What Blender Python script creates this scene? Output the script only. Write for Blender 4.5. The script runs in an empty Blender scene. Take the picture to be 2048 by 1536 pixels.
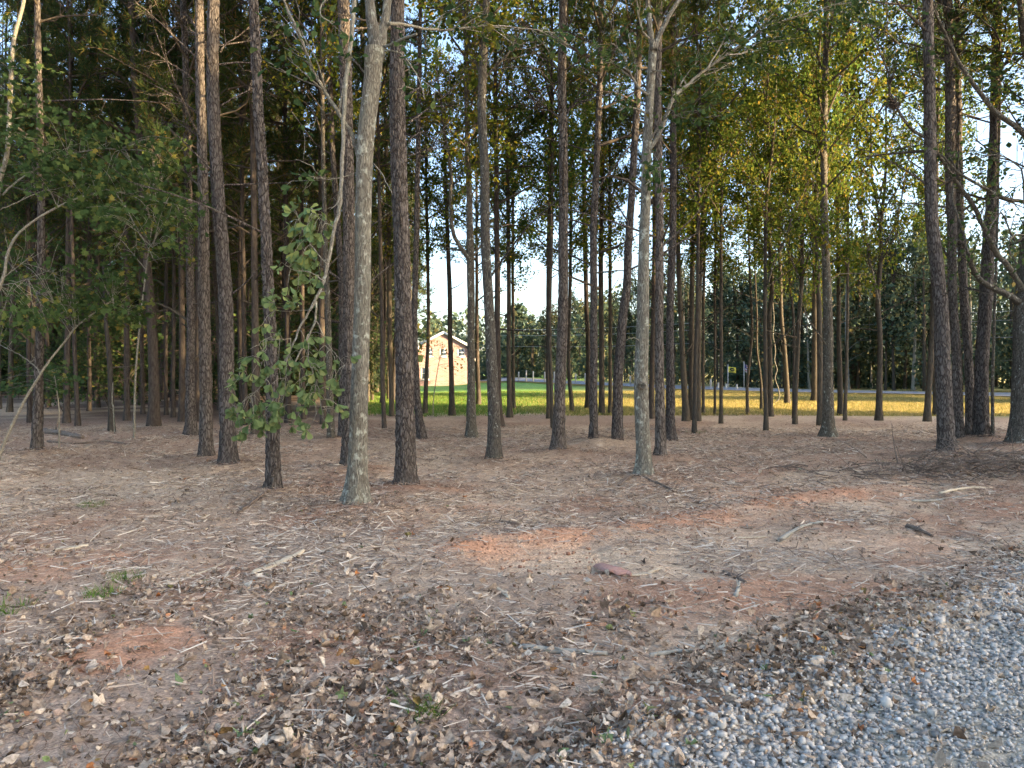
import bpy, math, random
import numpy as np
from math import radians

# ------------------------------------------------------------------ camera, sky, sun, exposure
SC = bpy.context.scene
COL = SC.collection
F, CX, YH, HC = 1538.0, 1024.0, 735.0, 1.6          # focal length / principal column / horizon row of the 2048 px photograph, eye height
cam_d = bpy.data.cameras.new('camera')
cam = bpy.data.objects.new('camera', cam_d)
COL.objects.link(cam)
cam.location = (0, 0, HC)
cam.rotation_euler = (radians(90), 0, 0)
cam_d.sensor_width = 36.0
cam_d.lens = F / 2048 * 36.0
cam_d.shift_y = -(768 - YH) / 2048
cam_d.clip_start = 0.05
cam_d.clip_end = 3000
SC.camera = cam

SUN_EL, SUN_AZ = radians(12.5), radians(112.0)       # azimuth from +Y towards +X
world = bpy.data.worlds.new('World')
SC.world = world
world.use_nodes = True
wn = world.node_tree.nodes
wl = world.node_tree.links
bg = wn['Background']
sky = wn.new('ShaderNodeTexSky')
sky.sky_type = 'NISHITA'
sky.sun_disc = False
sky.sun_elevation = SUN_EL
sky.sun_rotation = SUN_AZ
sky.altitude = 200
sky.air_density = 0.8
sky.dust_density = 3.2
sky.ozone_density = 1.0
wl.new(sky.outputs[0], bg.inputs[0])
bg.inputs[1].default_value = 0.15

sun_d = bpy.data.lights.new('sun', 'SUN')
sun_d.energy = 5.0
sun_d.angle = radians(0.5)
sun_d.color = (1.0, 0.74, 0.42)
sun = bpy.data.objects.new('sun', sun_d)
COL.objects.link(sun)
sx, sy, sz = math.cos(SUN_EL) * math.sin(SUN_AZ), math.cos(SUN_EL) * math.cos(SUN_AZ), math.sin(SUN_EL)
from mathutils import Vector, Matrix, Quaternion
sun.rotation_euler = Vector((-sx, -sy, -sz)).to_track_quat('-Z', 'Y').to_euler()
sun.location = (60, -15, 30)

SC.view_settings.view_transform = 'Standard'
SC.view_settings.look = 'None'
SC.view_settings.gamma = 1.0
SC.view_settings.exposure = 2.45
SC.cycles.use_denoising = True
SC.cycles.max_bounces = 3
SC.cycles.diffuse_bounces = 3
SC.cycles.glossy_bounces = 2
SC.cycles.transmission_bounces = 2
SC.cycles.use_adaptive_sampling = True
SC.cycles.adaptive_threshold = 0.03
SC.cycles.use_light_tree = False
SC.cycles.debug_use_spatial_splits = True
world.cycles.sampling_method = 'NONE'
SC.cycles.transparent_max_bounces = 4
SC.cycles.caustics_reflective = False
SC.cycles.caustics_refractive = False

rng = np.random.default_rng(7)
random.seed(7)

# ------------------------------------------------------------------ helpers
def smooth(a, b, x):
    t = np.clip((np.asarray(x, float) - a) / (b - a), 0, 1)
    return t * t * (3 - 2 * t)

def hash2(ix, iy, seed):
    h = (ix.astype(np.int64) * 374761393 + iy.astype(np.int64) * 668265263 + seed * 974711) & 0x7fffffff
    h = ((h ^ (h >> 13)) * 1274126177) & 0x7fffffff
    h = h ^ (h >> 16)
    return (h & 0xffffff) / float(0xffffff)

def vnoise(x, y, seed=0):
    x = np.asarray(x, float); y = np.asarray(y, float)
    ix = np.floor(x); iy = np.floor(y)
    fx = x - ix; fy = y - iy
    fx = fx * fx * (3 - 2 * fx); fy = fy * fy * (3 - 2 * fy)
    a = hash2(ix, iy, seed); b = hash2(ix + 1, iy, seed)
    c = hash2(ix, iy + 1, seed); d = hash2(ix + 1, iy + 1, seed)
    return (a * (1 - fx) + b * fx) * (1 - fy) + (c * (1 - fx) + d * fx) * fy

def fbm(x, y, seed=0, oct=4):
    s = 0; a = 0.5; t = 0
    for o in range(oct):
        s = s + a * vnoise(np.asarray(x) * 2 ** o, np.asarray(y) * 2 ** o, seed + o * 17)
        t += a; a *= 0.5
    return s / t

def cells(u, v, nu, seed):
    """F2-F1 of a jittered cell grid, u wrapped at nu"""
    iu = np.floor(u); iv = np.floor(v)
    f1 = np.full(u.shape, 9.0); f2 = np.full(u.shape, 9.0)
    for du in (-1, 0, 1):
        for dv in (-1, 0, 1):
            cu = iu + du; cv = iv + dv
            w = np.mod(cu, nu)
            px = cu + hash2(w, cv, seed); py = cv + hash2(w, cv, seed + 5)
            d = np.hypot(u - px, v - py)
            m = d < f1
            f2 = np.where(m, f1, np.minimum(f2, d)); f1 = np.where(m, d, f1)
    return f2 - f1

def mesh_np(name, V, polys, mats=(), midx=None, smooth_shade=False):
    """polys: list of (m,k) int arrays"""
    me = bpy.data.meshes.new(name)
    V = np.asarray(V, np.float32)
    polys = [np.asarray(p, np.int32) for p in polys if len(p)]
    nl = sum(p.size for p in polys); npoly = sum(len(p) for p in polys)
    me.vertices.add(len(V)); me.vertices.foreach_set('co', V.ravel())
    me.loops.add(nl); me.polygons.add(npoly)
    me.loops.foreach_set('vertex_index', np.concatenate([p.ravel() for p in polys]))
    tot = np.concatenate([np.full(len(p), p.shape[1], np.int32) for p in polys])
    start = np.concatenate([[0], np.cumsum(tot)[:-1]]).astype(np.int32)
    me.polygons.foreach_set('loop_start', start)
    me.polygons.foreach_set('loop_total', tot)
    if midx is not None:
        me.polygons.foreach_set('material_index', np.asarray(midx, np.int32))
    if smooth_shade:
        me.polygons.foreach_set('use_smooth', np.ones(npoly, bool))
    for m in mats:
        me.materials.append(m)
    me.update(calc_edges=True)
    me.validate()
    return me

class MB:
    """collects verts / triangles / quads with material indices"""
    def __init__(s):
        s.v = []; s.t = []; s.q = []; s.tm = []; s.qm = []; s.n = 0
    def add(s, V, T=None, Q=None, mat=0):
        V = np.asarray(V, float).reshape(-1, 3)
        s.v.append(V)
        if T is not None and len(T):
            T = np.asarray(T, np.int64).reshape(-1, 3); s.t.append(T + s.n); s.tm.append(np.full(len(T), mat))
        if Q is not None and len(Q):
            Q = np.asarray(Q, np.int64).reshape(-1, 4); s.q.append(Q + s.n); s.qm.append(np.full(len(Q), mat))
        s.n += len(V)
    def box(s, lo, hi, mat=0):
        (a, b, c), (d, e, f) = lo, hi
        V = [(a, b, c), (d, b, c), (d, e, c), (a, e, c), (a, b, f), (d, b, f), (d, e, f), (a, e, f)]
        s.add(V, Q=[(0, 3, 2, 1), (4, 5, 6, 7), (0, 1, 5, 4), (1, 2, 6, 5), (2, 3, 7, 6), (3, 0, 4, 7)], mat=mat)
    def tube(s, P, R, n=6, mat=0, cap=True):
        P = np.asarray(P, float); R = np.asarray(R, float)
        N = len(P)
        T = np.gradient(P, axis=0)
        T /= np.maximum(np.linalg.norm(T, axis=1, keepdims=True), 1e-9)
        ref = np.array([1.0, 0.0, 0.0]) if abs(T[0][0]) < 0.8 else np.array([0.0, 1.0, 0.0])
        A = ref - T * (T @ ref)[:, None]
        A /= np.maximum(np.linalg.norm(A, axis=1, keepdims=True), 1e-6)
        B = np.cross(T, A)
        th = np.arange(n) / n * 2 * np.pi
        ring = P[:, None, :] + R[:, None, None] * (A[:, None, :] * np.cos(th)[None, :, None] + B[:, None, :] * np.sin(th)[None, :, None])
        i = np.arange(N - 1)[:, None]; j = np.arange(n)[None, :]; k = (j + 1) % n
        Q = np.stack([i * n + j, i * n + k, (i + 1) * n + k, (i + 1) * n + j], -1).reshape(-1, 4)
        V = ring.reshape(-1, 3)
        Tt = []
        if cap:
            V = np.vstack([V, P[-1:], P[:1]])
            e = (N - 1) * n
            Tt = [(e + a, e + (a + 1) % n, N * n) for a in range(n)] + [((a + 1) % n, a, N * n + 1) for a in range(n)]
        s.add(V, T=Tt, Q=Q, mat=mat)
    def mesh(s, name, mats, smooth_shade=False):
        T = np.concatenate(s.t) if s.t else np.zeros((0, 3), int)
        Q = np.concatenate(s.q) if s.q else np.zeros((0, 4), int)
        mi = np.concatenate((s.tm if s.t else []) + (s.qm if s.q else []))
        return mesh_np(name, np.concatenate(s.v), [T, Q], mats, mi, smooth_shade)

def obj(name, me, parent=None, loc=None):
    o = bpy.data.objects.new(name, me)
    COL.objects.link(o)
    if parent is not None:
        o.parent = parent
    if loc is not None:
        o.location = loc
    return o

def tag(o, label=None, cat=None, group=None, kind=None):
    if label: o['label'] = label
    if cat: o['category'] = cat
    if group: o['group'] = group
    if kind: o['kind'] = kind
    return o

def thing(name, label, cat, loc=(0, 0, 0), group=None, rz=0.0):
    o = bpy.data.objects.new(name, None)
    COL.objects.link(o)
    o.empty_display_size = 0.2
    o.location = loc
    o.rotation_euler = (0, 0, rz)
    return tag(o, label, cat, group)

def catmull(P, n):
    P = np.asarray(P, float)
    if len(P) < 3:
        t = np.linspace(0, 1, n)[:, None]
        return P[0] * (1 - t) + P[-1] * t
    Q = np.vstack([2 * P[0] - P[1], P, 2 * P[-1] - P[-2]])
    s = np.linspace(0, len(P) - 1 - 1e-6, n)
    i = s.astype(int); t = (s - i)[:, None]
    p0, p1, p2, p3 = Q[i], Q[i + 1], Q[i + 2], Q[i + 3]
    return 0.5 * (2 * p1 + (p2 - p0) * t + (2 * p0 - 5 * p1 + 4 * p2 - p3) * t ** 2 + (3 * p1 - p0 - 3 * p2 + p3) * t ** 3)

# ------------------------------------------------------------------ materials
def new_mat(name):
    m = bpy.data.materials.new(name)
    m.use_nodes = True
    nt = m.node_tree
    b = nt.nodes['Principled BSDF']
    return m, nt, b

def ramp(nt, stops, interp='LINEAR'):
    r = nt.nodes.new('ShaderNodeValToRGB')
    r.color_ramp.interpolation = interp
    while len(r.color_ramp.elements) < len(stops):
        r.color_ramp.elements.new(0.5)
    for e, (p, c) in zip(r.color_ramp.elements, stops):
        e.position = p; e.color = (*c, 1)
    return r

def noise(nt, scale, detail=4, rough=0.6, vec=None):
    n = nt.nodes.new('ShaderNodeTexNoise')
    n.inputs['Scale'].default_value = scale
    n.inputs['Detail'].default_value = detail
    n.inputs['Roughness'].default_value = rough
    if vec is not None: nt.links.new(vec, n.inputs['Vector'])
    return n

def mixc(nt, a, b, fac, mode='MIX'):
    m = nt.nodes.new('ShaderNodeMix'); m.data_type = 'RGBA'; m.blend_type = mode
    for s, v in ((m.inputs[6], a), (m.inputs[7], b), (m.inputs[0], fac)):
        if hasattr(v, 'is_linked') or hasattr(v, 'links'): nt.links.new(v, s)
        else: s.default_value = v if not isinstance(v, tuple) else (*v, 1) if len(v) == 3 else v
    return m.outputs[2]

def mapping(nt, scale, coord='Object'):
    tc = nt.nodes.new('ShaderNodeTexCoord'); mp = nt.nodes.new('ShaderNodeMapping')
    mp.inputs['Scale'].default_value = scale
    nt.links.new(tc.outputs[coord], mp.inputs['Vector'])
    return mp.outputs[0]

def bump(nt, b, height, strength, dist=0.01):
    bp = nt.nodes.new('ShaderNodeBump')
    bp.inputs['Strength'].default_value = strength
    bp.inputs['Distance'].default_value = dist
    nt.links.new(height, bp.inputs['Height'])
    nt.links.new(bp.outputs[0], b.inputs['Normal'])

def bark_mat(name, plate, fissure, moss, cell, lich=0.0, fine=120, bstr=0.8):
    m, nt, b = new_mat(name)
    v = mapping(nt, (1, 1, cell[1] / cell[0] if False else cell[1]))
    wob = noise(nt, 13, 2, 0.6, v)
    vv = nt.nodes.new('ShaderNodeVectorMath'); vv.operation = 'MULTIPLY_ADD'
    nt.links.new(wob.outputs['Color'], vv.inputs[0]); vv.inputs[1].default_value = (0.085, 0.085, 0.06)
    nt.links.new(v, vv.inputs[2])
    vo = nt.nodes.new('ShaderNodeTexVoronoi'); vo.feature = 'DISTANCE_TO_EDGE'
    vo.inputs['Scale'].default_value = cell[0]
    nt.links.new(vv.outputs[0], vo.inputs['Vector'])
    r1 = ramp(nt, [(0.0, (0.0, 0.0, 0.0)), (0.2, (1, 1, 1))])
    nt.links.new(vo.outputs['Distance'], r1.inputs[0])
    vc = nt.nodes.new('ShaderNodeTexVoronoi'); vc.inputs['Scale'].default_value = cell[0]
    nt.links.new(vv.outputs[0], vc.inputs['Vector'])
    hsv = nt.nodes.new('ShaderNodeSeparateColor'); nt.links.new(vc.outputs['Color'], hsv.inputs[0])
    n1 = noise(nt, fine * 0.6, 3, 0.75, mapping(nt, (1, 1, 0.22)))
    n2 = noise(nt, 2.2, 2, 0.6, mapping(nt, (1, 1, 0.5)))
    tint = ramp(nt, [(0.0, tuple(c * 0.78 for c in plate)), (1.0, tuple(min(1, c * 1.22) for c in plate))])
    nt.links.new(hsv.outputs[0], tint.inputs[0])
    c = mixc(nt, fissure, tint.outputs[0], r1.outputs[0])
    r2 = ramp(nt, [(0.3, (0.62, 0.6, 0.58)), (0.7, (1.35, 1.33, 1.3))])
    nt.links.new(n1.outputs['Fac'], r2.inputs[0])
    c = mixc(nt, c, r2.outputs[0], 1.0, 'MULTIPLY')
    r3 = ramp(nt, [(0.5, (0, 0, 0)), (0.75, (1, 1, 1))])
    nt.links.new(n2.outputs['Fac'], r3.inputs[0])
    f3 = nt.nodes.new('ShaderNodeMath'); f3.operation = 'MULTIPLY'; f3.inputs[1].default_value = 0.45
    nt.links.new(r3.outputs[0], f3.inputs[0])
    c = mixc(nt, c, moss, f3.outputs[0])
    if lich > 0:
        n4 = noise(nt, 14, 4, 0.65, mapping(nt, (1, 1, 0.8)))
        r4 = ramp(nt, [(0.63 - lich * 0.08, (0, 0, 0)), (0.68, (1, 1, 1))])
        nt.links.new(n4.outputs['Fac'], r4.inputs[0])
        f4 = nt.nodes.new('ShaderNodeMath'); f4.operation = 'MULTIPLY'; f4.inputs[1].default_value = 0.75
        nt.links.new(r4.outputs[0], f4.inputs[0])
        c = mixc(nt, c, (0.40, 0.43, 0.37), f4.outputs[0])
    oi = nt.nodes.new('ShaderNodeObjectInfo')
    ro = ramp(nt, [(0.0, (0.8, 0.8, 0.82)), (1.0, (1.2, 1.16, 1.1))])
    nt.links.new(oi.outputs['Random'], ro.inputs[0])
    c = mixc(nt, c, ro.outputs[0], 1.0, 'MULTIPLY')
    nt.links.new(c, b.inputs['Base Color'])
    b.inputs['Roughness'].default_value = 0.9
    b.inputs['Specular IOR Level'].default_value = 0.15
    ad = nt.nodes.new('ShaderNodeMath'); ad.operation = 'MULTIPLY_ADD'
    nt.links.new(n1.outputs['Fac'], ad.inputs[0]); ad.inputs[1].default_value = 0.5
    nt.links.new(r1.outputs[0], ad.inputs[2])
    bump(nt, b, ad.outputs[0], bstr, 0.012)
    return m

M = {}
M['pine_bark'] = bark_mat('pine_bark', (0.128, 0.116, 0.106), (0.034, 0.027, 0.023), (0.102, 0.089, 0.079), (27, 0.27), 0.0)  # brown fissures, darkened further to stand in for shade in the cracks
M['hard_bark'] = bark_mat('hard_bark', (0.122, 0.114, 0.096), (0.048, 0.041, 0.033), (0.098, 0.10, 0.078), (48, 0.18), 0.35, 150, 0.6)
M['pale_bark'] = bark_mat('pale_bark', (0.175, 0.17, 0.145), (0.08, 0.074, 0.06), (0.142, 0.15, 0.12), (60, 0.12), 1.0, 160, 0.5)
M['limb_bark'] = bark_mat('limb_bark', (0.23, 0.22, 0.185), (0.15, 0.14, 0.11), (0.21, 0.225, 0.17), (70, 0.3), 0.6, 160, 0.4)

def plain_bark(name, c1, c2):
    m, nt, b = new_mat(name)
    nt.nodes.remove(b); b = nt.nodes.new('ShaderNodeBsdfDiffuse')
    n = noise(nt, 26, 2, 0.7, mapping(nt, (1, 1, 0.25)))
    r = ramp(nt, [(0.3, c1), (0.7, c2)]); nt.links.new(n.outputs['Fac'], r.inputs[0])
    oi = nt.nodes.new('ShaderNodeObjectInfo')
    ro = ramp(nt, [(0.0, (0.75, 0.75, 0.77)), (1.0, (1.25, 1.2, 1.12))]); nt.links.new(oi.outputs['Random'], ro.inputs[0])
    nt.links.new(mixc(nt, r.outputs[0], ro.outputs[0], 1.0, 'MULTIPLY'), b.inputs['Color'])
    nt.links.new(b.outputs[0], nt.nodes['Material Output'].inputs['Surface'])
    return m
M['pine_far'] = plain_bark('far_pine_bark', (0.044, 0.036, 0.031), (0.092, 0.079, 0.07))
M['hard_far'] = plain_bark('far_hardwood_bark', (0.052, 0.044, 0.035), (0.10, 0.09, 0.074))
M['pale_far'] = plain_bark('far_pale_bark', (0.2, 0.19, 0.16), (0.36, 0.35, 0.31))
M['twig'] = plain_bark('twig_bark', (0.06, 0.05, 0.038), (0.10, 0.085, 0.068))

def leaf_mat(name, stops, trans=0.45, rough=0.5, per_obj=0.0, vary=0):
    m, nt, b = new_mat(name)
    g = nt.nodes.new('ShaderNodeNewGeometry')
    r = ramp(nt, stops)
    nt.links.new(g.outputs['Random Per Island'], r.inputs[0])
    c = r.outputs[0]
    oi = nt.nodes.new('ShaderNodeObjectInfo')
    if per_obj:
        ro = ramp(nt, [(0.0, (1 - per_obj, 1 - per_obj * .4, 1)), (1.0, (1 + per_obj, 1 + per_obj * .3, 0.8))])
        nt.links.new(oi.outputs['Random'], ro.inputs[0])
        c = mixc(nt, c, ro.outputs[0], 1.0, 'MULTIPLY')
    if vary:
        nv = noise(nt, vary, 2, 0.7, mapping(nt, (1, 1, 1)))
        rv = ramp(nt, [(0.3, (0.6, 0.55, 0.5)), (0.7, (1.3, 1.28, 1.22))]); nt.links.new(nv.outputs['Fac'], rv.inputs[0])
        c = mixc(nt, c, rv.outputs[0], 1.0, 'MULTIPLY')
    nt.nodes.remove(b)
    b = nt.nodes.new('ShaderNodeBsdfDiffuse')
    nt.links.new(c, b.inputs['Color'])
    tr = nt.nodes.new('ShaderNodeBsdfTranslucent')
    nt.links.new(c, tr.inputs['Color'])
    mx = nt.nodes.new('ShaderNodeMixShader'); mx.inputs[0].default_value = trans
    nt.links.new(b.outputs[0], mx.inputs[1]); nt.links.new(tr.outputs[0], mx.inputs[2])
    nt.links.new(mx.outputs[0], nt.nodes['Material Output'].inputs['Surface'])
    return m

M['needles'] = leaf_mat('needles', [(0.0, (0.036, 0.062, 0.026)), (0.6, (0.06, 0.088, 0.032)), (0.85, (0.10, 0.105, 0.032)), (1.0, (0.19, 0.115, 0.04))], 0.45, 0.5, 0.15)
M['autumn'] = leaf_mat('autumn_leaves', [(0.0, (0.05, 0.085, 0.022)), (0.45, (0.10, 0.145, 0.028)), (0.85, (0.19, 0.20, 0.035)), (1.0, (0.27, 0.18, 0.04))], 0.6, 0.5, 0.22)
M['green'] = leaf_mat('green_leaves', [(0.0, (0.042, 0.075, 0.032)), (0.6, (0.07, 0.112, 0.044)), (0.92, (0.11, 0.14, 0.045)), (1.0, (0.22, 0.18, 0.05))], 0.45, 0.45, 0.1)
M['oak_leaf'] = leaf_mat('oak_leaf', [(0.0, (0.12, 0.175, 0.075)), (0.75, (0.17, 0.23, 0.10)), (1.0, (0.24, 0.24, 0.10))], 0.35, 0.4, 0.3)
M['darkgreen'] = leaf_mat('far_leaves', [(0.0, (0.022, 0.036, 0.024)), (0.6, (0.036, 0.054, 0.034)), (0.9, (0.062, 0.072, 0.034)), (1.0, (0.10, 0.085, 0.035))], 0.3, 0.6, 0.2)  # colour lowered so the left wood looks deep in shade
M['farwood'] = leaf_mat('far_tree_leaves', [(0.0, (0.055, 0.085, 0.06)), (0.6, (0.085, 0.12, 0.08)), (0.9, (0.13, 0.145, 0.07)), (1.0, (0.2, 0.17, 0.07))], 0.3)
M['grass'] = leaf_mat('grass_blades', [(0.0, (0.09, 0.17, 0.03)), (0.7, (0.15, 0.25, 0.05)), (1.0, (0.25, 0.22, 0.08))], 0.35, 0.6)
M['dry_grass'] = leaf_mat('dry_grass_blades', [(0.0, (0.17, 0.175, 0.05)), (0.45, (0.33, 0.28, 0.095)), (0.8, (0.46, 0.35, 0.14)), (1.0, (0.55, 0.43, 0.21))], 0.45, 0.7)
M['litter'] = leaf_mat('fallen_leaf', [(0.0, (0.11, 0.08, 0.06)), (0.25, (0.24, 0.18, 0.135)), (0.55, (0.41, 0.325, 0.25)), (0.82, (0.55, 0.455, 0.36)), (0.94, (0.64, 0.56, 0.46)), (0.972, (0.45, 0.18, 0.07)), (0.988, (0.17, 0.23, 0.10)), (1.0, (0.22, 0.28, 0.14))], 0.15, 0.65, 0.0, 55)
M['litter_one'] = leaf_mat('fallen_leaf_single', [(0.0, (0.36, 0.27, 0.19)), (1.0, (0.36, 0.27, 0.19))], 0.15, 0.65, 0.0)
nt = M['litter_one'].node_tree
_oi = [n for n in nt.nodes if n.type == 'OBJECT_INFO'][0]; _r = [n for n in nt.nodes if n.type == 'VALTORGB'][0]
_r2 = ramp(nt, [(0.0, (0.13, 0.095, 0.07)), (0.3, (0.25, 0.19, 0.145)), (0.6, (0.40, 0.32, 0.245)), (0.9, (0.58, 0.49, 0.39)), (0.95, (0.42, 0.15, 0.06)), (1.0, (0.2, 0.27, 0.13))])
nt.links.new(_oi.outputs['Random'], _r2.inputs[0])
_nv = noise(nt, 4, 3, 0.7, mapping(nt, (1, 1, 1))); _rv = ramp(nt, [(0.3, (0.6, 0.55, 0.5)), (0.7, (1.3, 1.28, 1.22))]); nt.links.new(_nv.outputs['Fac'], _rv.inputs[0])
_cc = mixc(nt, _r2.outputs[0], _rv.outputs[0], 1.0, 'MULTIPLY')
for n in nt.nodes:
    if n.type == 'BSDF_DIFFUSE': nt.links.new(_cc, n.inputs['Color'])
    if n.type == 'BSDF_TRANSLUCENT': nt.links.new(_cc, n.inputs['Color'])
M['chips'] = leaf_mat('wood_chip', [(0.0, (0.15, 0.105, 0.078)), (0.3, (0.30, 0.225, 0.17)), (0.6, (0.45, 0.36, 0.275)), (0.85, (0.60, 0.50, 0.39)), (1.0, (0.72, 0.63, 0.51))], 0.05, 0.8)
M['straw'] = leaf_mat('pine_straw', [(0.0, (0.15, 0.09, 0.06)), (0.5, (0.30, 0.20, 0.14)), (1.0, (0.5, 0.37, 0.27))], 0.1, 0.75)

def stone_mat(name, obj_random):
    m, nt, b = new_mat(name)
    if obj_random:
        src = nt.nodes.new('ShaderNodeObjectInfo').outputs['Random']
    else:
        src = nt.nodes.new('ShaderNodeNewGeometry').outputs['Random Per Island']
    r = ramp(nt, [(0.0, (0.2, 0.185, 0.165)), (0.35, (0.36, 0.335, 0.295)), (0.7, (0.48, 0.45, 0.40)), (0.9, (0.52, 0.455, 0.38)), (1.0, (0.66, 0.63, 0.58))])
    nt.links.new(src, r.inputs[0])
    n = noise(nt, 60, 4, 0.6, mapping(nt, (1, 1, 1)))
    r2 = ramp(nt, [(0.3, (0.7, 0.7, 0.72)), (0.7, (1.2, 1.2, 1.18))]); nt.links.new(n.outputs['Fac'], r2.inputs[0])
    nt.links.new(mixc(nt, r.outputs[0], r2.outputs[0], 1.0, 'MULTIPLY'), b.inputs['Base Color'])
    b.inputs['Roughness'].default_value = 0.8
    return m
M['stone'] = stone_mat('gravel_stone', False)
M['stone_one'] = stone_mat('gravel_stone_single', True)

def ground_mat():
    m, nt, b = new_mat('earth')
    at = nt.nodes.new('ShaderNodeAttribute'); at.attribute_name = 'Col'
    v = mapping(nt, (1, 1, 1))
    n1 = noise(nt, 55, 4, 0.75, v); n2 = noise(nt, 7, 3, 0.65, v)
    r1 = ramp(nt, [(0.28, (0.6, 0.57, 0.53)), (0.5, (1.45, 1.37, 1.26)), (0.72, (2.5, 2.36, 2.18))]); nt.links.new(n1.outputs['Fac'], r1.inputs[0])
    r2 = ramp(nt, [(0.3, (0.78, 0.76, 0.75)), (0.7, (1.2, 1.2, 1.2))]); nt.links.new(n2.outputs['Fac'], r2.inputs[0])
    c = mixc(nt, at.outputs['Color'], r1.outputs[0], 1.0, 'MULTIPLY')
    c = mixc(nt, c, r2.outputs[0], 1.0, 'MULTIPLY')
    nt.links.new(c, b.inputs['Base Color'])
    b.inputs['Roughness'].default_value = 0.95
    b.inputs['Specular IOR Level'].default_value = 0.1
    bump(nt, b, n1.outputs['Fac'], 0.7, 0.02)
    return m
M['earth'] = ground_mat()

def flat_mat(name, c1, c2, scale=30, rough=0.8, bstr=0.0):
    m, nt, b = new_mat(name)
    n = noise(nt, scale, 5, 0.65, mapping(nt, (1, 1, 1)))
    r = ramp(nt, [(0.3, c1), (0.7, c2)]); nt.links.new(n.outputs['Fac'], r.inputs[0])
    nt.links.new(r.outputs[0], b.inputs['Base Color'])
    b.inputs['Roughness'].default_value = rough
    if bstr: bump(nt, b, n.outputs['Fac'], bstr, 0.01)
    return m
M['asphalt'] = flat_mat('asphalt', (0.15, 0.155, 0.165), (0.21, 0.215, 0.225), 4)
M['old_wood'] = flat_mat('weathered_post', (0.36, 0.34, 0.30), (0.5, 0.48, 0.43), 12)
M['roof'] = flat_mat('roof_shingle', (0.07, 0.065, 0.065), (0.12, 0.115, 0.11), 6)
M['trim'] = flat_mat('white_trim', (0.7, 0.68, 0.64), (0.8, 0.78, 0.74), 3)
M['glass'] = flat_mat('window_glass', (0.05, 0.07, 0.10), (0.1, 0.13, 0.17), 2, 0.12)
M['wire'] = flat_mat('wire', (0.25, 0.26, 0.27), (0.3, 0.31, 0.32), 2, 0.5)
M['flag_yellow'] = flat_mat('yellow_flag_cloth', (0.62, 0.55, 0.06), (0.72, 0.63, 0.09), 6)
M['flag_dark'] = flat_mat('dark_flag_print', (0.05, 0.06, 0.03), (0.08, 0.08, 0.04), 6)
M['flag_pale'] = flat_mat('pale_flag_cloth', (0.5, 0.5, 0.55), (0.62, 0.62, 0.66), 6)
M['flag_red'] = flat_mat('red_flag_cloth', (0.4, 0.08, 0.08), (0.5, 0.1, 0.1), 6)
M['flag_blue'] = flat_mat('blue_flag_cloth', (0.05, 0.07, 0.2), (0.07, 0.09, 0.25), 6)
M['stick_dark'] = flat_mat('dark_stick', (0.09, 0.065, 0.05), (0.2, 0.15, 0.11), 40, 0.9, 0.5)
M['stick_grey'] = flat_mat('grey_stick', (0.2, 0.19, 0.16), (0.36, 0.34, 0.28), 40, 0.9, 0.5)
M['stick_pale'] = flat_mat('pale_split_wood', (0.42, 0.33, 0.22), (0.62, 0.52, 0.37), 60, 0.8, 0.4)
M['stick_red'] = flat_mat('red_split_wood', (0.30, 0.15, 0.11), (0.48, 0.28, 0.22), 60, 0.8, 0.4)
M['cone'] = flat_mat('pine_cone', (0.05, 0.035, 0.025), (0.1, 0.07, 0.05), 60)
def brick_mat():
    m, nt, b = new_mat('brick_wall')
    br = nt.nodes.new('ShaderNodeTexBrick')
    br.inputs['Color1'].default_value = (0.29, 0.15, 0.12, 1); br.inputs['Color2'].default_value = (0.40, 0.25, 0.21, 1)
    br.inputs['Mortar'].default_value = (0.37, 0.33, 0.32, 1)
    br.inputs['Scale'].default_value = 1.0
    br.inputs['Brick Width'].default_value = 0.42; br.inputs['Row Height'].default_value = 0.15
    br.inputs['Mortar Size'].default_value = 0.012
    tc = nt.nodes.new('ShaderNodeTexCoord'); sp = nt.nodes.new('ShaderNodeSeparateXYZ'); cb = nt.nodes.new('ShaderNodeCombineXYZ')
    nt.links.new(tc.outputs['Object'], sp.inputs[0])
    ad = nt.nodes.new('ShaderNodeMath'); nt.links.new(sp.outputs[0], ad.inputs[0]); nt.links.new(sp.outputs[1], ad.inputs[1])
    nt.links.new(ad.outputs[0], cb.inputs[0]); nt.links.new(sp.outputs[2], cb.inputs[1])
    nt.links.new(cb.outputs[0], br.inputs['Vector'])
    nt.links.new(br.outputs['Color'], b.inputs['Base Color']); b.inputs['Roughness'].default_value = 0.9
    return m
M['brick'] = brick_mat()

# ------------------------------------------------------------------ terrain
EX = np.array([-60, -6, -2.5, -0.05, 0.36, 1.01, 1.54, 2.61, 3.56, 5.04, 9.0, 20.0, 60.0])
EY = np.array([2.6, 2.6, 2.5, 2.98, 3.35, 3.9, 4.2, 5.1, 5.8, 6.9, 9.4, 16.0, 29.0])
def gravel_s(x, y):                                   # > 0 on the gravel drive
    e = np.interp(x, EX, EY)
    return np.minimum(e - y, y - e + 6.5 + 0.25 * np.maximum(np.asarray(x) - 6, 0)) + 0.35 * (fbm(np.asarray(x) * 1.3, np.asarray(y) * 1.3, 91) - 0.5)

def rough(x, y):
    near = 1 - smooth(14, 26, y)
    return near * (0.045 * (fbm(x * 2.2, y * 2.2, 3) - 0.5) + 0.03 * (fbm(x * 9, y * 9, 4, 3) - 0.5))

def sandy(x, y):                                      # raked sandy patch
    u = (x - 0.30) * 0.97 + (y - 6.5) * 0.22; v = -(x - 0.30) * 0.22 + (y - 6.5) * 0.97
    q = (u / 0.68) ** 2 + (v / 0.6) ** 2 + 1.3 * (fbm(x * 3.2, y * 3.2, 44) - 0.5)
    return 1 - smooth(0.35, 1.35, q), u, v

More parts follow.
